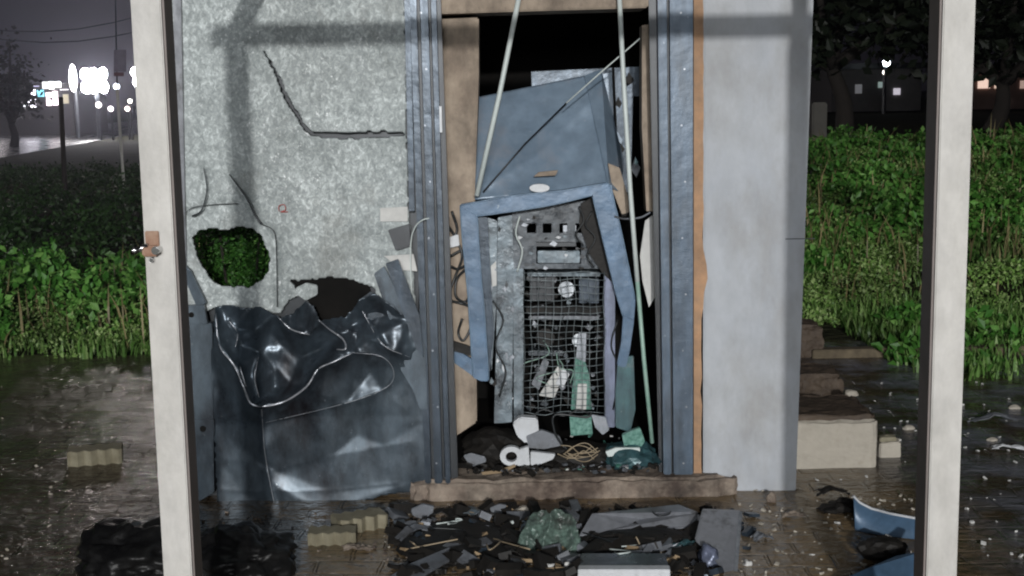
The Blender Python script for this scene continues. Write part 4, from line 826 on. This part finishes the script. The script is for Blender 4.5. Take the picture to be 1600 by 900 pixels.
def scrap(u, v, w_, d_, h_, rz, mt, label, seed, name='torn_scrap', cat='scrap'):
    # a bent, torn piece of sheet: a noisy grid folded once, resting on the ground
    c = G(u, v); q = random.Random(seed); n = 9; fold = q.uniform(.3, .7); vs = []; fs = []; rr = rot(0, 0, rz)
    for i in range(n):
        for j in range(n):
            a, b = i / (n - 1), j / (n - 1)
            x = (a - .5) * w_ * (1 + .35 * noise.noise((b * 3, seed, 0))); y = (b - .5) * d_ * (1 + .35 * noise.noise((a * 3, seed, 4)))
            z = h_ * (1 - abs(a - fold) / max(fold, 1 - fold)) + .014 * noise.noise((a * 3.5, b * 3.5, seed)) + .012
            vs.append(c + rr @ Vector((x, y, max(z, .003))))
    for i in range(n - 1):
        for j in range(n - 1):
            if (i in (0, n - 2) or j in (0, n - 2)) and q.random() < .3: continue
            k = i * n + j; fs.append((k, k + 1, k + n + 1, k + n))
    o = MB().add(vs, fs).build(name, M[mt], origin=c); md = o.modifiers.new('t', 'SOLIDIFY'); md.thickness = .003
    return tag(o, label, cat)
SCR = [(655, 835, .16, .10, .03, 20, 'greyplate', 'bent grey scrap at the left end of the charred debris'),
       (700, 812, .13, .08, .03, -15, 'burnt', 'folded black scrap under the left half of the plinth'),
       (742, 806, .10, .07, .02, 40, 'chassis', 'small pale steel scrap under the plinth left of the stone chip'),
       (745, 868, .20, .09, .02, -30, 'steel', 'long dark blue scrap in the middle of the charred debris'),
       (800, 872, .12, .10, .03, 10, 'burnt', 'folded black scrap left of the white wrappers'),
       (828, 835, .08, .06, .03, 70, 'chassis', 'pale torn scrap touching the left of the green plastic sheet'),
       (925, 848, .12, .06, .03, 15, 'burnt', 'black folded scrap right of the green plastic sheet'),
       (1065, 862, .10, .07, .03, -35, 'teal', 'dark green scrap between the silver box and the grey panel'),
       (1062, 895, .08, .06, .03, 50, 'burnt', 'black scrap at the right end of the silver box'),
       (1190, 845, .07, .05, .015, 20, 'greyplate', 'small grey scrap on the mud right of the leaning panel'),
       (1240, 810, .09, .04, .012, -10, 'plinth', 'flat brown scrap on the mud below the rendered wall'),
       (1300, 775, .14, .06, .03, 8, 'burnt', 'black torn strip behind the burnt scrap at right'),
       (1550, 660, .22, .07, .03, 4, 'greyplate', 'flat grey scrap on the paving right of the right post'),
       (1580, 705, .16, .05, .02, -6, 'white', 'pale wet scrap at the far right edge of the paving'),
       (560, 862, .10, .05, .012, 5, 'plinth', 'brown flake in front of the zigzag paving blocks')]
for k, a_ in enumerate(SCR): scrap(*a_, seed=k * 3.7 + 1)
chips('splinters', (630, 800, 1120, 905), 70, .02, .06, M['wood'], 'thin wood splinters lying among the burnt debris')
chips('dust', (600, 792, 1160, 905), 500, .003, .009, M['plaster'], 'pale dust and crumbs among the burnt debris')
chips('crumbs', (640, 788, 1130, 830), 160, .006, .02, M['plinth'], 'brown concrete crumbs fallen from the plinth edge')
for k, (u0, v0, mt_, lb_) in enumerate([(672, 822, 'cable', 'thin black cable across the left part of the burnt debris'), (700, 818, 'wire', 'thin pale cable at the left of the burnt debris under the plinth'), (760, 850, 'brass', 'thin tan cable in the charred heap left of the green sheet'), (925, 838, 'cable', 'thin black cable just right of the green sheet'), (960, 858, 'wire', 'thin pale cable behind the silver box'), (1000, 846, 'brass', 'thin tan cable in front of the dented grey sheet'), (640, 850, 'brass', 'thin tan cable at the far left edge of the burnt debris')]):
    tag(MB().tube(curve([G(u0 + 20 * j_ * rnd.uniform(-.3, 1), v0 + rnd.uniform(-10, 10), rnd.uniform(.02, .06)) for j_ in range(5)]), .0028, 6).build('cable', M[mt_], smooth=True, origin=G(u0, v0)), lb_, 'cable')
# zigzag pavers
def paver(center, rz, s, label, n=4, seed=0):
    c = Vector(center); Lh = .105 * s; Wd = .055 * s; H = .062 * s
    top = []
    for side in (-1, 1):
        rng = range(0, n * 4 + 1) if side < 0 else range(n * 4, -1, -1)
        for k in rng:
            t = k / (n * 4); top.append((-Lh + 2 * Lh * t, side * Wd + .012 * s * math.sin(t * n * 2 * math.pi)))
    rr = rot(0, 0, rz)
    pts = [c + rr @ Vector((x, y, H)) for x, y in top]
    return tag(MB().prism(pts, (0, 0, -H)).build('paving_block', M['brick'], bevel=.002, origin=c), label, 'paving block')
paver(G(150, 722), 14, 1.15, 'loose pale zigzag paving block alone on the wet paving at left')
paver(G(520, 848), 4, .85, 'pale zigzag paving block lying under the crumpled sheet')
paver(G(562, 826), 25, .95, 'zigzag paving block behind the front one below the crumpled sheet')
# right side: curved blue trim and blue panel
cm = MB(); path = [(1338, 826, .035, 780), (1350, 832, .03, 792), (1368, 836, .02, 803), (1395, 842, .015, 810), (1440, 848, .01, 812)]
cv = curve([G(1336, 830), G(1352, 834), G(1376, 838), G(1404, 842), G(1445, 846)], 5); hs = np.interp(np.linspace(0, 1, len(cv)), [0, .2, .45, .7, 1], [.125, .10, .078, .072, .07])
vs = []; fs = []
for i, p in enumerate(cv):
    bow = .04 * math.sin(i / (len(cv) - 1) * math.pi); h_ = hs[i]
    vs += [(p.x, p.y, .004), (p.x, p.y + .02 + bow, h_ * .5), (p.x, p.y + .035 + bow, h_), (p.x, p.y + .055 + bow, h_ - .002)]
for i in range(len(cv) - 1):
    for k in range(3): a_ = i * 4 + k; fs.append((a_, a_ + 1, a_ + 5, a_ + 4))
cm.add(vs, fs); CT = cm.build('curved_trim', M['blue'], smooth=True, origin=G(1400, 842)); md = CT.modifiers.new('t', 'SOLIDIFY'); md.thickness = .004
tag(CT, 'curved blue metal trim lying left of the right post', 'metal trim')
MB().tube([(v_[0], v_[1], v_[2] + .002) for v_ in vs[2::4]], .0055, 6).build('bright_edge', M['white'], None, smooth=True)
be = bpy.data.objects['bright_edge']; be.parent = CT; be.matrix_parent_inverse = Matrix.Identity(4); be.location = -Vector(CT.location)
BP = thing('fallen_machine_cover', G(1400, 880), 'flat blue machine cover at the bottom beside the right post', 'machine cover')
MB().prism([G(1300, 912, .03), G(1350, 890, .06), G(1400, 868, .08), G(1450, 858, .10), G(1462, 868, .09), G(1450, 915, .02)], (0, 0, -.012)).build('panel_sheet', M['blue'], BP, bevel=.003)
MB().prism([G(1436, 856, .11), G(1452, 838, .13), G(1466, 842, .13), G(1460, 866, .10), G(1440, 868, .10)], (0, 0, -.012)).build('corner_cap', M['purple'], BP, bevel=.004)
lump('rubble_heap', G(1378, 872), (.17, .1, .08), 'burnt', 'black charred lump behind the flat blue panel', 'debris', 14)
lump('burnt_scrap', G(1318, 800), (.16, .1, .05), 'burnt', 'black burnt scrap left of the curved blue trim', 'scrap', 15, rough_=.6)
gslab('bright_clip', [(1300, 794), (1316, 789), (1318, 794), (1302, 799)], .01, 'silver', 'tiny bright metal clip on the burnt scrap', 'clip', 0)

# concrete blocks beside the kiosk
def cblock(u0, u1, vb, vt, dep, mt_front, mt_top, label, name='concrete_block'):
    b0 = G(u0, vb); b1 = G(u1, vb); Y = (b0.y + b1.y) / 2; z = P((u0 + u1) / 2, vt, Y).z; x0 = P(u0, vb, Y).x; x1 = P(u1, vb, Y).x
    t = thing(name, ((x0 + x1) / 2, Y, 0), label, 'concrete block')
    sd = u0 * .37
    rough_box(((x0 + x1) / 2, Y + dep / 2, z / 2 - .01), (x1 - x0, dep, z + .01), sd, 16, .006 if mt_front == 'plaster' else .022).build('block_body', M[mt_front], t)
    rough_box(((x0 + x1) / 2 - .004, Y + dep / 2 + .01, z + .002), (x1 - x0 - .02, dep - .02, .022), sd + 3, 20, .008).build('dirt_crust', M[mt_top], t)
    return t
cblock(1200, 1372, 734, 656, .42, 'plaster', 'brown', 'large plastered concrete block right of the rendered wall')
cblock(1374, 1408, 716, 690, .08, 'plaster', 'brick', 'small white block touching the large plastered block', 'brick')
cblock(1235, 1318, 640, 590, .30, 'brown', 'brown', 'brown muddy block behind the large plastered block')
cblock(1235, 1284, 560, 512, .25, 'brown', 'brown', 'dark brown block farthest back beside the rendered wall')
M['kerb'] = mat('muddy_kerb', (.15, .12, .075), .85, c2=(.09, .07, .045), scale=12, grime=.5, bump=.5, gstretch=(1, 1, 1))
kb = G(1270, 562); ke = G(1900, 562)
tag(MB().box(((kb.x + ke.x) / 2, kb.y + .05, .03), (ke.x - kb.x, .1, .06)).build('kerb', M['kerb'], bevel=.006, origin=(kb.x, kb.y, 0)), 'low pale kerb stone along the back of the paving at right', 'kerb')
for k, (u, v, s) in enumerate([(1268, 625, .05), (1300, 585, .04), (1330, 618, .07), (1282, 648, .04), (1420, 672, .06), (1400, 690, .04), (1550, 690, .05), (1585, 640, .06)]):
    lb = ['pale stone against the rendered wall on the large block', 'small pale stone on the brown block', 'flat pale stone behind the large block', 'small tan stone on top of the large block front', 'flat pale stone left of the right post', 'smaller flat stone near the white block', 'round brown stone right of the right post', 'pale stone at the weedy edge far right'][k]
    lump('stone', G(u, v, .0 if k > 3 else .15), (s, s * .7, s * .4), 'plaster', lb, 'stone', 30 + k)

# bush behind the hole
bb = P(360, 402, .45)
BU = thing('bush', (bb.x, bb.y + .1, 0), 'dark green bush seen through the hole in the silvery panel', 'bush')
def bfn():
    v = Vector((rnd.gauss(0, 1), rnd.gauss(0, 1), rnd.gauss(0, 1))).normalized() * rnd.random() ** .4
    return Vector((bb.x + v.x * .36, bb.y + .15 + v.y * .25, bb.z - .05 + v.z * .34)), 1.0
bm_ = MB(); leaf_cloud(bm_, bfn, 9000, .012, .03, .3, 2.2); bm_.build('leaves', M['bush'], BU)
sm_ = MB()
for k in range(7):
    a_ = k * .9; sm_.tube([(bb.x, bb.y + .15, 0), (bb.x + .05 * math.cos(a_), bb.y + .15 + .05 * math.sin(a_), .4), (bb.x + .2 * math.cos(a_), bb.y + .15 + .15 * math.sin(a_), bb.z + .1)], .006, 5)
sm_.build('stem', M['trunk'], BU)

# ================================================================ BACKGROUND
def tree(x, y, h, r, label, seed, zb=1.55, n=7000):
    q = random.Random(seed); z0 = hgt(x, y)
    t = thing('tree', (x, y, z0), label, 'tree', 'dark trees behind the bank' if x > 0 else None)
    tm = MB(); tips = []
    base = Vector((x, y, z0 - .05)); fork = base + Vector((q.uniform(-.3, .3), q.uniform(-.2, .2), q.uniform(.9, 1.4)))
    tm.tube(curve([base, (base + fork) / 2 + Vector((.1, 0, 0)), fork], 4), [.19 - .008 * i for i in range(9)], 9)
    for k in range(6):
        a_ = k * 1.05 + q.uniform(-.3, .3); e1 = fork + Vector((math.cos(a_) * r * .45, math.sin(a_) * r * .4, q.uniform(.7, 1.6))); e2 = e1 + Vector((math.cos(a_) * r * .35, math.sin(a_) * r * .3, q.uniform(.8, 2)))
        c_ = curve([fork, e1, e2], 4); tm.tube(c_, [.11 - .009 * i for i in range(len(c_))], 6); tips += [e1, e2]
    tm.build('trunk', M['trunk'], t, smooth=True)
    cl = [(p, q.uniform(.8, 1.3)) for p in tips]
    for _ in range(26):
        a_ = q.uniform(0, 6.28); rr_ = r * math.sqrt(q.random()); cl.append((Vector((x + rr_ * math.cos(a_), y + rr_ * math.sin(a_) * .7, z0 + q.uniform(zb, h))), q.uniform(.6, 1.3) * min(1, r / 2)))
    cm_ = MB()
    def fn():
        c_, s_ = cl[rnd.randrange(len(cl))]; v = Vector((rnd.gauss(0, .5), rnd.gauss(0, .5), rnd.gauss(0, .38))) * s_
        p = c_ + v; p.z = max(p.z, z0 + zb - .5); return p, 1.0
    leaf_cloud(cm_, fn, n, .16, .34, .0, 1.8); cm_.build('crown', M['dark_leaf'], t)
tree(6.3, 19.5, 6.0, 2.7, 'dark spreading tree nearest the right edge of the rendered wall', 1)
tree(9.6, 21, 6.5, 2.9, 'dark crooked tree seen just left of the right post', 2)
tree(12.6, 20, 6.2, 2.8, 'dark tree at the right edge beyond the bank', 3)
tree(4.6, 24, 6.5, 2.6, 'dark tree mostly hidden behind the kiosk roof', 4)
tree(15.5, 26, 6.5, 3.0, 'dark tree farthest right and farthest back', 5)

# concrete marker post on the bank
pp = P(1281, 216, 13.2)
tag(MB().prism([(pp.x - .11, 13.2, .8), (pp.x + .10, 13.2, .8), (pp.x + .10, 13.2, P(1281, 160, 13.2).z), (pp.x - .11, 13.2, P(1281, 160, 13.2).z)], (0, .2, 0)).build('concrete_post', mat('dull_concrete', (.10, .095, .085), .9), bevel=.02, origin=(pp.x, 13.2, .8)), 'stubby concrete post at the top of the bank beside the wall', 'post')

EM = {}
def em(c, s):
    k = (c, s)
    if k not in EM: EM[k] = glow('lamp_glow', c, s)
    return EM[k]
def lamp_post(name, u, v, Yd, hd, c, s, label, size=.16, pole=True):
    p = P(u, v, Yd); t = thing(name, (p.x, p.y, hgt(p.x, p.y)), label, 'street lamp')
    if pole: MB().tube([(p.x, p.y + .1, hgt(p.x, p.y) - .05), (p.x, p.y + .1, p.z + .05)], .05, 8).build('pole', M['steel_dark'], t)
    bm = bmesh.new(); bmesh.ops.create_icosphere(bm, subdivisions=2, radius=size); me = bpy.data.meshes.new('lamp_head'); bm.to_mesh(me); bm.free(); me.materials.append(em(c, s))
    o = bpy.data.objects.new('lamp_head', me); COL.objects.link(o); o.parent = t; o.location = Vector(p) - Vector(t.location); return t
lamp_post('street_lamp', 1385, 98, 40, 0, (.85, .95, 1), 14, 'cool white lamp shining between the dark trees', .13)
lamp_post('street_lamp', 1383, 113, 40.5, 0, (1, .95, .85), 5, 'smaller warm lamp just below the cool white one', .09)
lamp_post('street_lamp', 1569, 118, 40, 0, (1, .95, .95), 9, 'small bright lamp above the lit awning at far right', .12)
# low buildings with lit fronts beyond the trees
def house(x0, x1, Yd, h, c, s, label, wins):
    t = thing('building', ((x0 + x1) / 2, Yd, .9), label, 'building')
    MB().box(((x0 + x1) / 2, Yd + 2, .9 + h / 2), (x1 - x0, 4, h)).build('wall', mat('far_wall', c, .9), t, bevel=.02)
    MB().box(((x0 + x1) / 2, Yd + 2, .9 + h + .1), (x1 - x0 + .5, 4.5, .2)).build('roof', M['steel_dark'], t)
    for (a0, a1, z0, z1, cc, ss) in wins:
        MB().box(((a0 + a1) / 2, Yd - .03, (z0 + z1) / 2), (a1 - a0, .06, z1 - z0)).build('lit_window', em(cc, ss), t)
def wx(u, v, Y): p = P(u, v, Y); return p.x, p.z
Yb = 42
def win(u0, v0, u1, v1, Y, c, s):
    x0, z1 = wx(u0, v0, Y); x1, z0 = wx(u1, v1, Y); return (x0, x1, z0, z1, c, s)
house(wx(1300, 130, Yb)[0], wx(1440, 130, Yb)[0], Yb, 1.5, (.2, .19, .19), 0, 'dim pale building glimpsed under the dark trees', [win(1336, 132, 1346, 146, Yb, (.8, .8, .85), .10), win(1396, 138, 1406, 148, Yb, (.85, .8, .9), .6), win(1372, 128, 1380, 137, Yb, (.7, .9, .85), .25)])
house(wx(1515, 130, Yb)[0], wx(1640, 130, Yb)[0], Yb, 1.4, (.3, .2, .17), 0, 'warmly lit building at the far right edge', [win(1528, 122, 1546, 138, Yb, (1, .72, .6), .9), win(1554, 124, 1566, 138, Yb, (1, .75, .6), .7), win(1594, 126, 1612, 138, Yb, (1, .7, .6), .35)])

# left: row of lit shops
Ys = 66
S = thing('shop_row', (wx(30, 150, Ys)[0], Ys, 0), 'long low row of brightly lit shops across the road at far left', 'shops')
x0, zt = wx(-160, 134, Ys); x1, _ = wx(112, 134, Ys)
MB().box(((x0 + x1) / 2, Ys + 3, zt / 2), (x1 - x0, 6, zt)).build('wall', mat('shop_wall', (.05, .045, .045), .8), S)
for (u0, v0, u1, v1, c, s) in [(-150, 138, -60, 166, (1, .95, 1), 3), (-52, 136, 12, 165, (1, .93, .96), 5), (25, 140, 58, 168, (.93, .9, 1), 6), (58, 140, 70, 152, (.3, .85, 1), 3), (72, 142, 92, 166, (1, .85, .92), 4), (66, 127, 96, 140, (1, 1, 1), 9), (94, 138, 108, 141, (1, .95, 1), 5), (98, 146, 109, 164, (.9, .82, .6), .5), (20, 134, 62, 139, (.75, .7, 1), 1.5)]:
    nw = max(1, int((u1 - u0) / 9)); dw = (u1 - u0) / nw
    for k in range(nw):
        a_ = win(u0 + k * dw + .8, v0 + rnd.uniform(0, 3), u0 + (k + 1) * dw - .8, v1 - rnd.uniform(0, 5), Ys, c, round(s * rnd.choice([.15, .5, 1, 1.3]), 2)); MB().box(((a_[0] + a_[1]) / 2, Ys - .06, (a_[2] + a_[3]) / 2), (a_[1] - a_[0], .1, a_[3] - a_[2])).build('lit_window', em(c, round(s * rnd.choice([.15, .5, 1, 1.3]), 2)), S)
# floodlights
def flood(u, v, Yd, wpx, hpx, s, label):
    p = P(u, v, Yd); t = thing('floodlight', (p.x, Yd, 0), label, 'floodlight')
    MB().tube([(p.x, Yd + .3, -.1), (p.x, Yd + .3, p.z)], .1, 8).build('pole', M['steel_dark'], t)
    k = Yd + 5.3; W, H = wpx * k / F, hpx * k / F; q = random.Random(int(u))
    for i in range(6 if wpx > 12 else 1):
        dx, dz = ((i % 3 - 1) * W * .33 + q.uniform(-.04, .04), (i // 3 - .5) * H * .5) if wpx > 12 else (0, 0)
        a_, b_ = (W * .15, H * .2) if wpx > 12 else (W / 2, H / 2)
        bm = bmesh.new(); bmesh.ops.create_icosphere(bm, subdivisions=2, radius=1)
        for v_ in bm.verts: v_.co = Vector((v_.co.x * a_ * 1.25 * (1 + .15 * noise.noise(v_.co * 2 + Vector((i, u, 0)))), v_.co.y * .12, v_.co.z * b_ * 1.2))
        me = bpy.data.meshes.new('lamp_head'); bm.to_mesh(me); bm.free(); me.materials.append(em((1, .96, .97), s)); ob = bpy.data.objects.new('lamp_head', me); COL.objects.link(ob); ob.parent = t; ob.location = (dx, 0, p.z + dz)
    MB().box((p.x, Yd + .22, p.z), (W * .8, .08, .1)).build('bracket', M['steel_dark'], t)
flood(147, 126, 58, 40, 40, 170, 'dazzling white floodlight over the far road')
flood(114, 122, 60, 10, 36, 12, 'narrow tall lit sign left of the dazzling floodlight')
flood(222, 120, 57, 30, 30, 90, 'floodlight mostly hidden behind the left canopy post')
for (u, v, s_, c_, lb) in [(182, 135, .14, (.85, .9, 1), 'bluish white lamp just left of the white sign pole top'), (154, 164, .13, (1, .9, .85), 'low lamp right under the dazzling floodlight'), (173, 170, .12, (1, .85, .9), 'small pinkish lamp near the road'), (203, 158, .1, (1, .95, .85), 'small lamp next to the left canopy post'), (199, 170, .11, (1, .8, .75), 'small reddish lamp next to the left canopy post')]:
    lamp_post('street_lamp', u, v, 55, 0, c_, 8, lb, s_)
lamp_post('street_lamp', 224, -70, 24, 0, (1, .9, .86), 600, 'tall street lamp hidden behind the left canopy post', .13)  # added lamp above the frame, there to make glints on wet paving
# white sign pole
bs = G(194, 294); tp = P(183, 140, bs.y); t = thing('sign_pole', (bs.x, bs.y, 0), 'thin leaning white pole with a small pale sign board', 'sign')
up = P(180, -30, bs.y)
MB().tube([(bs.x, bs.y, -.02), tp], .03, 8).build('pole', M['post'], t); MB().tube([tp, up], .014, 6).build('upper_pole', M['steel'], t)
MB().px([(178, 78), (197, 78), (197, 112), (178, 112)], bs.y - .03, .02).build('sign_board', mat('dull_board', (.22, .20, .26), .7), t)
MB().px([(178, 113), (193, 113), (193, 119), (178, 119)], bs.y - .03, .02).build('sign_board', mat('dull_red_board', (.16, .09, .11), .7), t)
fp = G(102, 310); tag(MB().tube([fp + Vector((0, 0, -.05)), P(95, 152, fp.y)], [.05, .04], 8).build('fence_post', M['trunk'], origin=fp), 'dark wooden post standing alone in the field at left', 'post')
# palms in front of the shops
tree(P(14, 120, 48).x, 48, 2.7, .8, 'small dark tree in front of the lit shops at far left', 9, zb=1.6, n=1500)
for k, (a_, b_) in enumerate((((-40, 44), (230, 22)), ((-40, 56), (230, 46)))):
    tag(MB().tube([P(*a_, 30) + (P(*b_, 30) - P(*a_, 30)) * t_ - Vector((0, 0, .25 * math.sin(t_ * math.pi))) for t_ in np.linspace(-1, 2, 16)], .010, 4).build('power_line', M['steel'], origin=P(*a_, 30)), ['upper overhead power line at top left', 'lower overhead power line at top left'][k], 'power line')

# ================================================================ NIGHT MIST
hm = bpy.data.materials.new('mist'); hm.use_nodes = True; N, L = nodes(hm); N.remove(N['Principled BSDF'])
pv = N.new('ShaderNodeVolumePrincipled'); pv.inputs['Density'].default_value = .0013; pv.inputs['Color'].default_value = (.82, .83, 1, 1); pv.inputs['Anisotropy'].default_value = .75
L.new(pv.outputs[0], N['Material Output'].inputs['Volume'])
tag(MB().box((0, 420, 5.5), (900, 1000, 15)).build('haze', hm), None, kind='stuff')
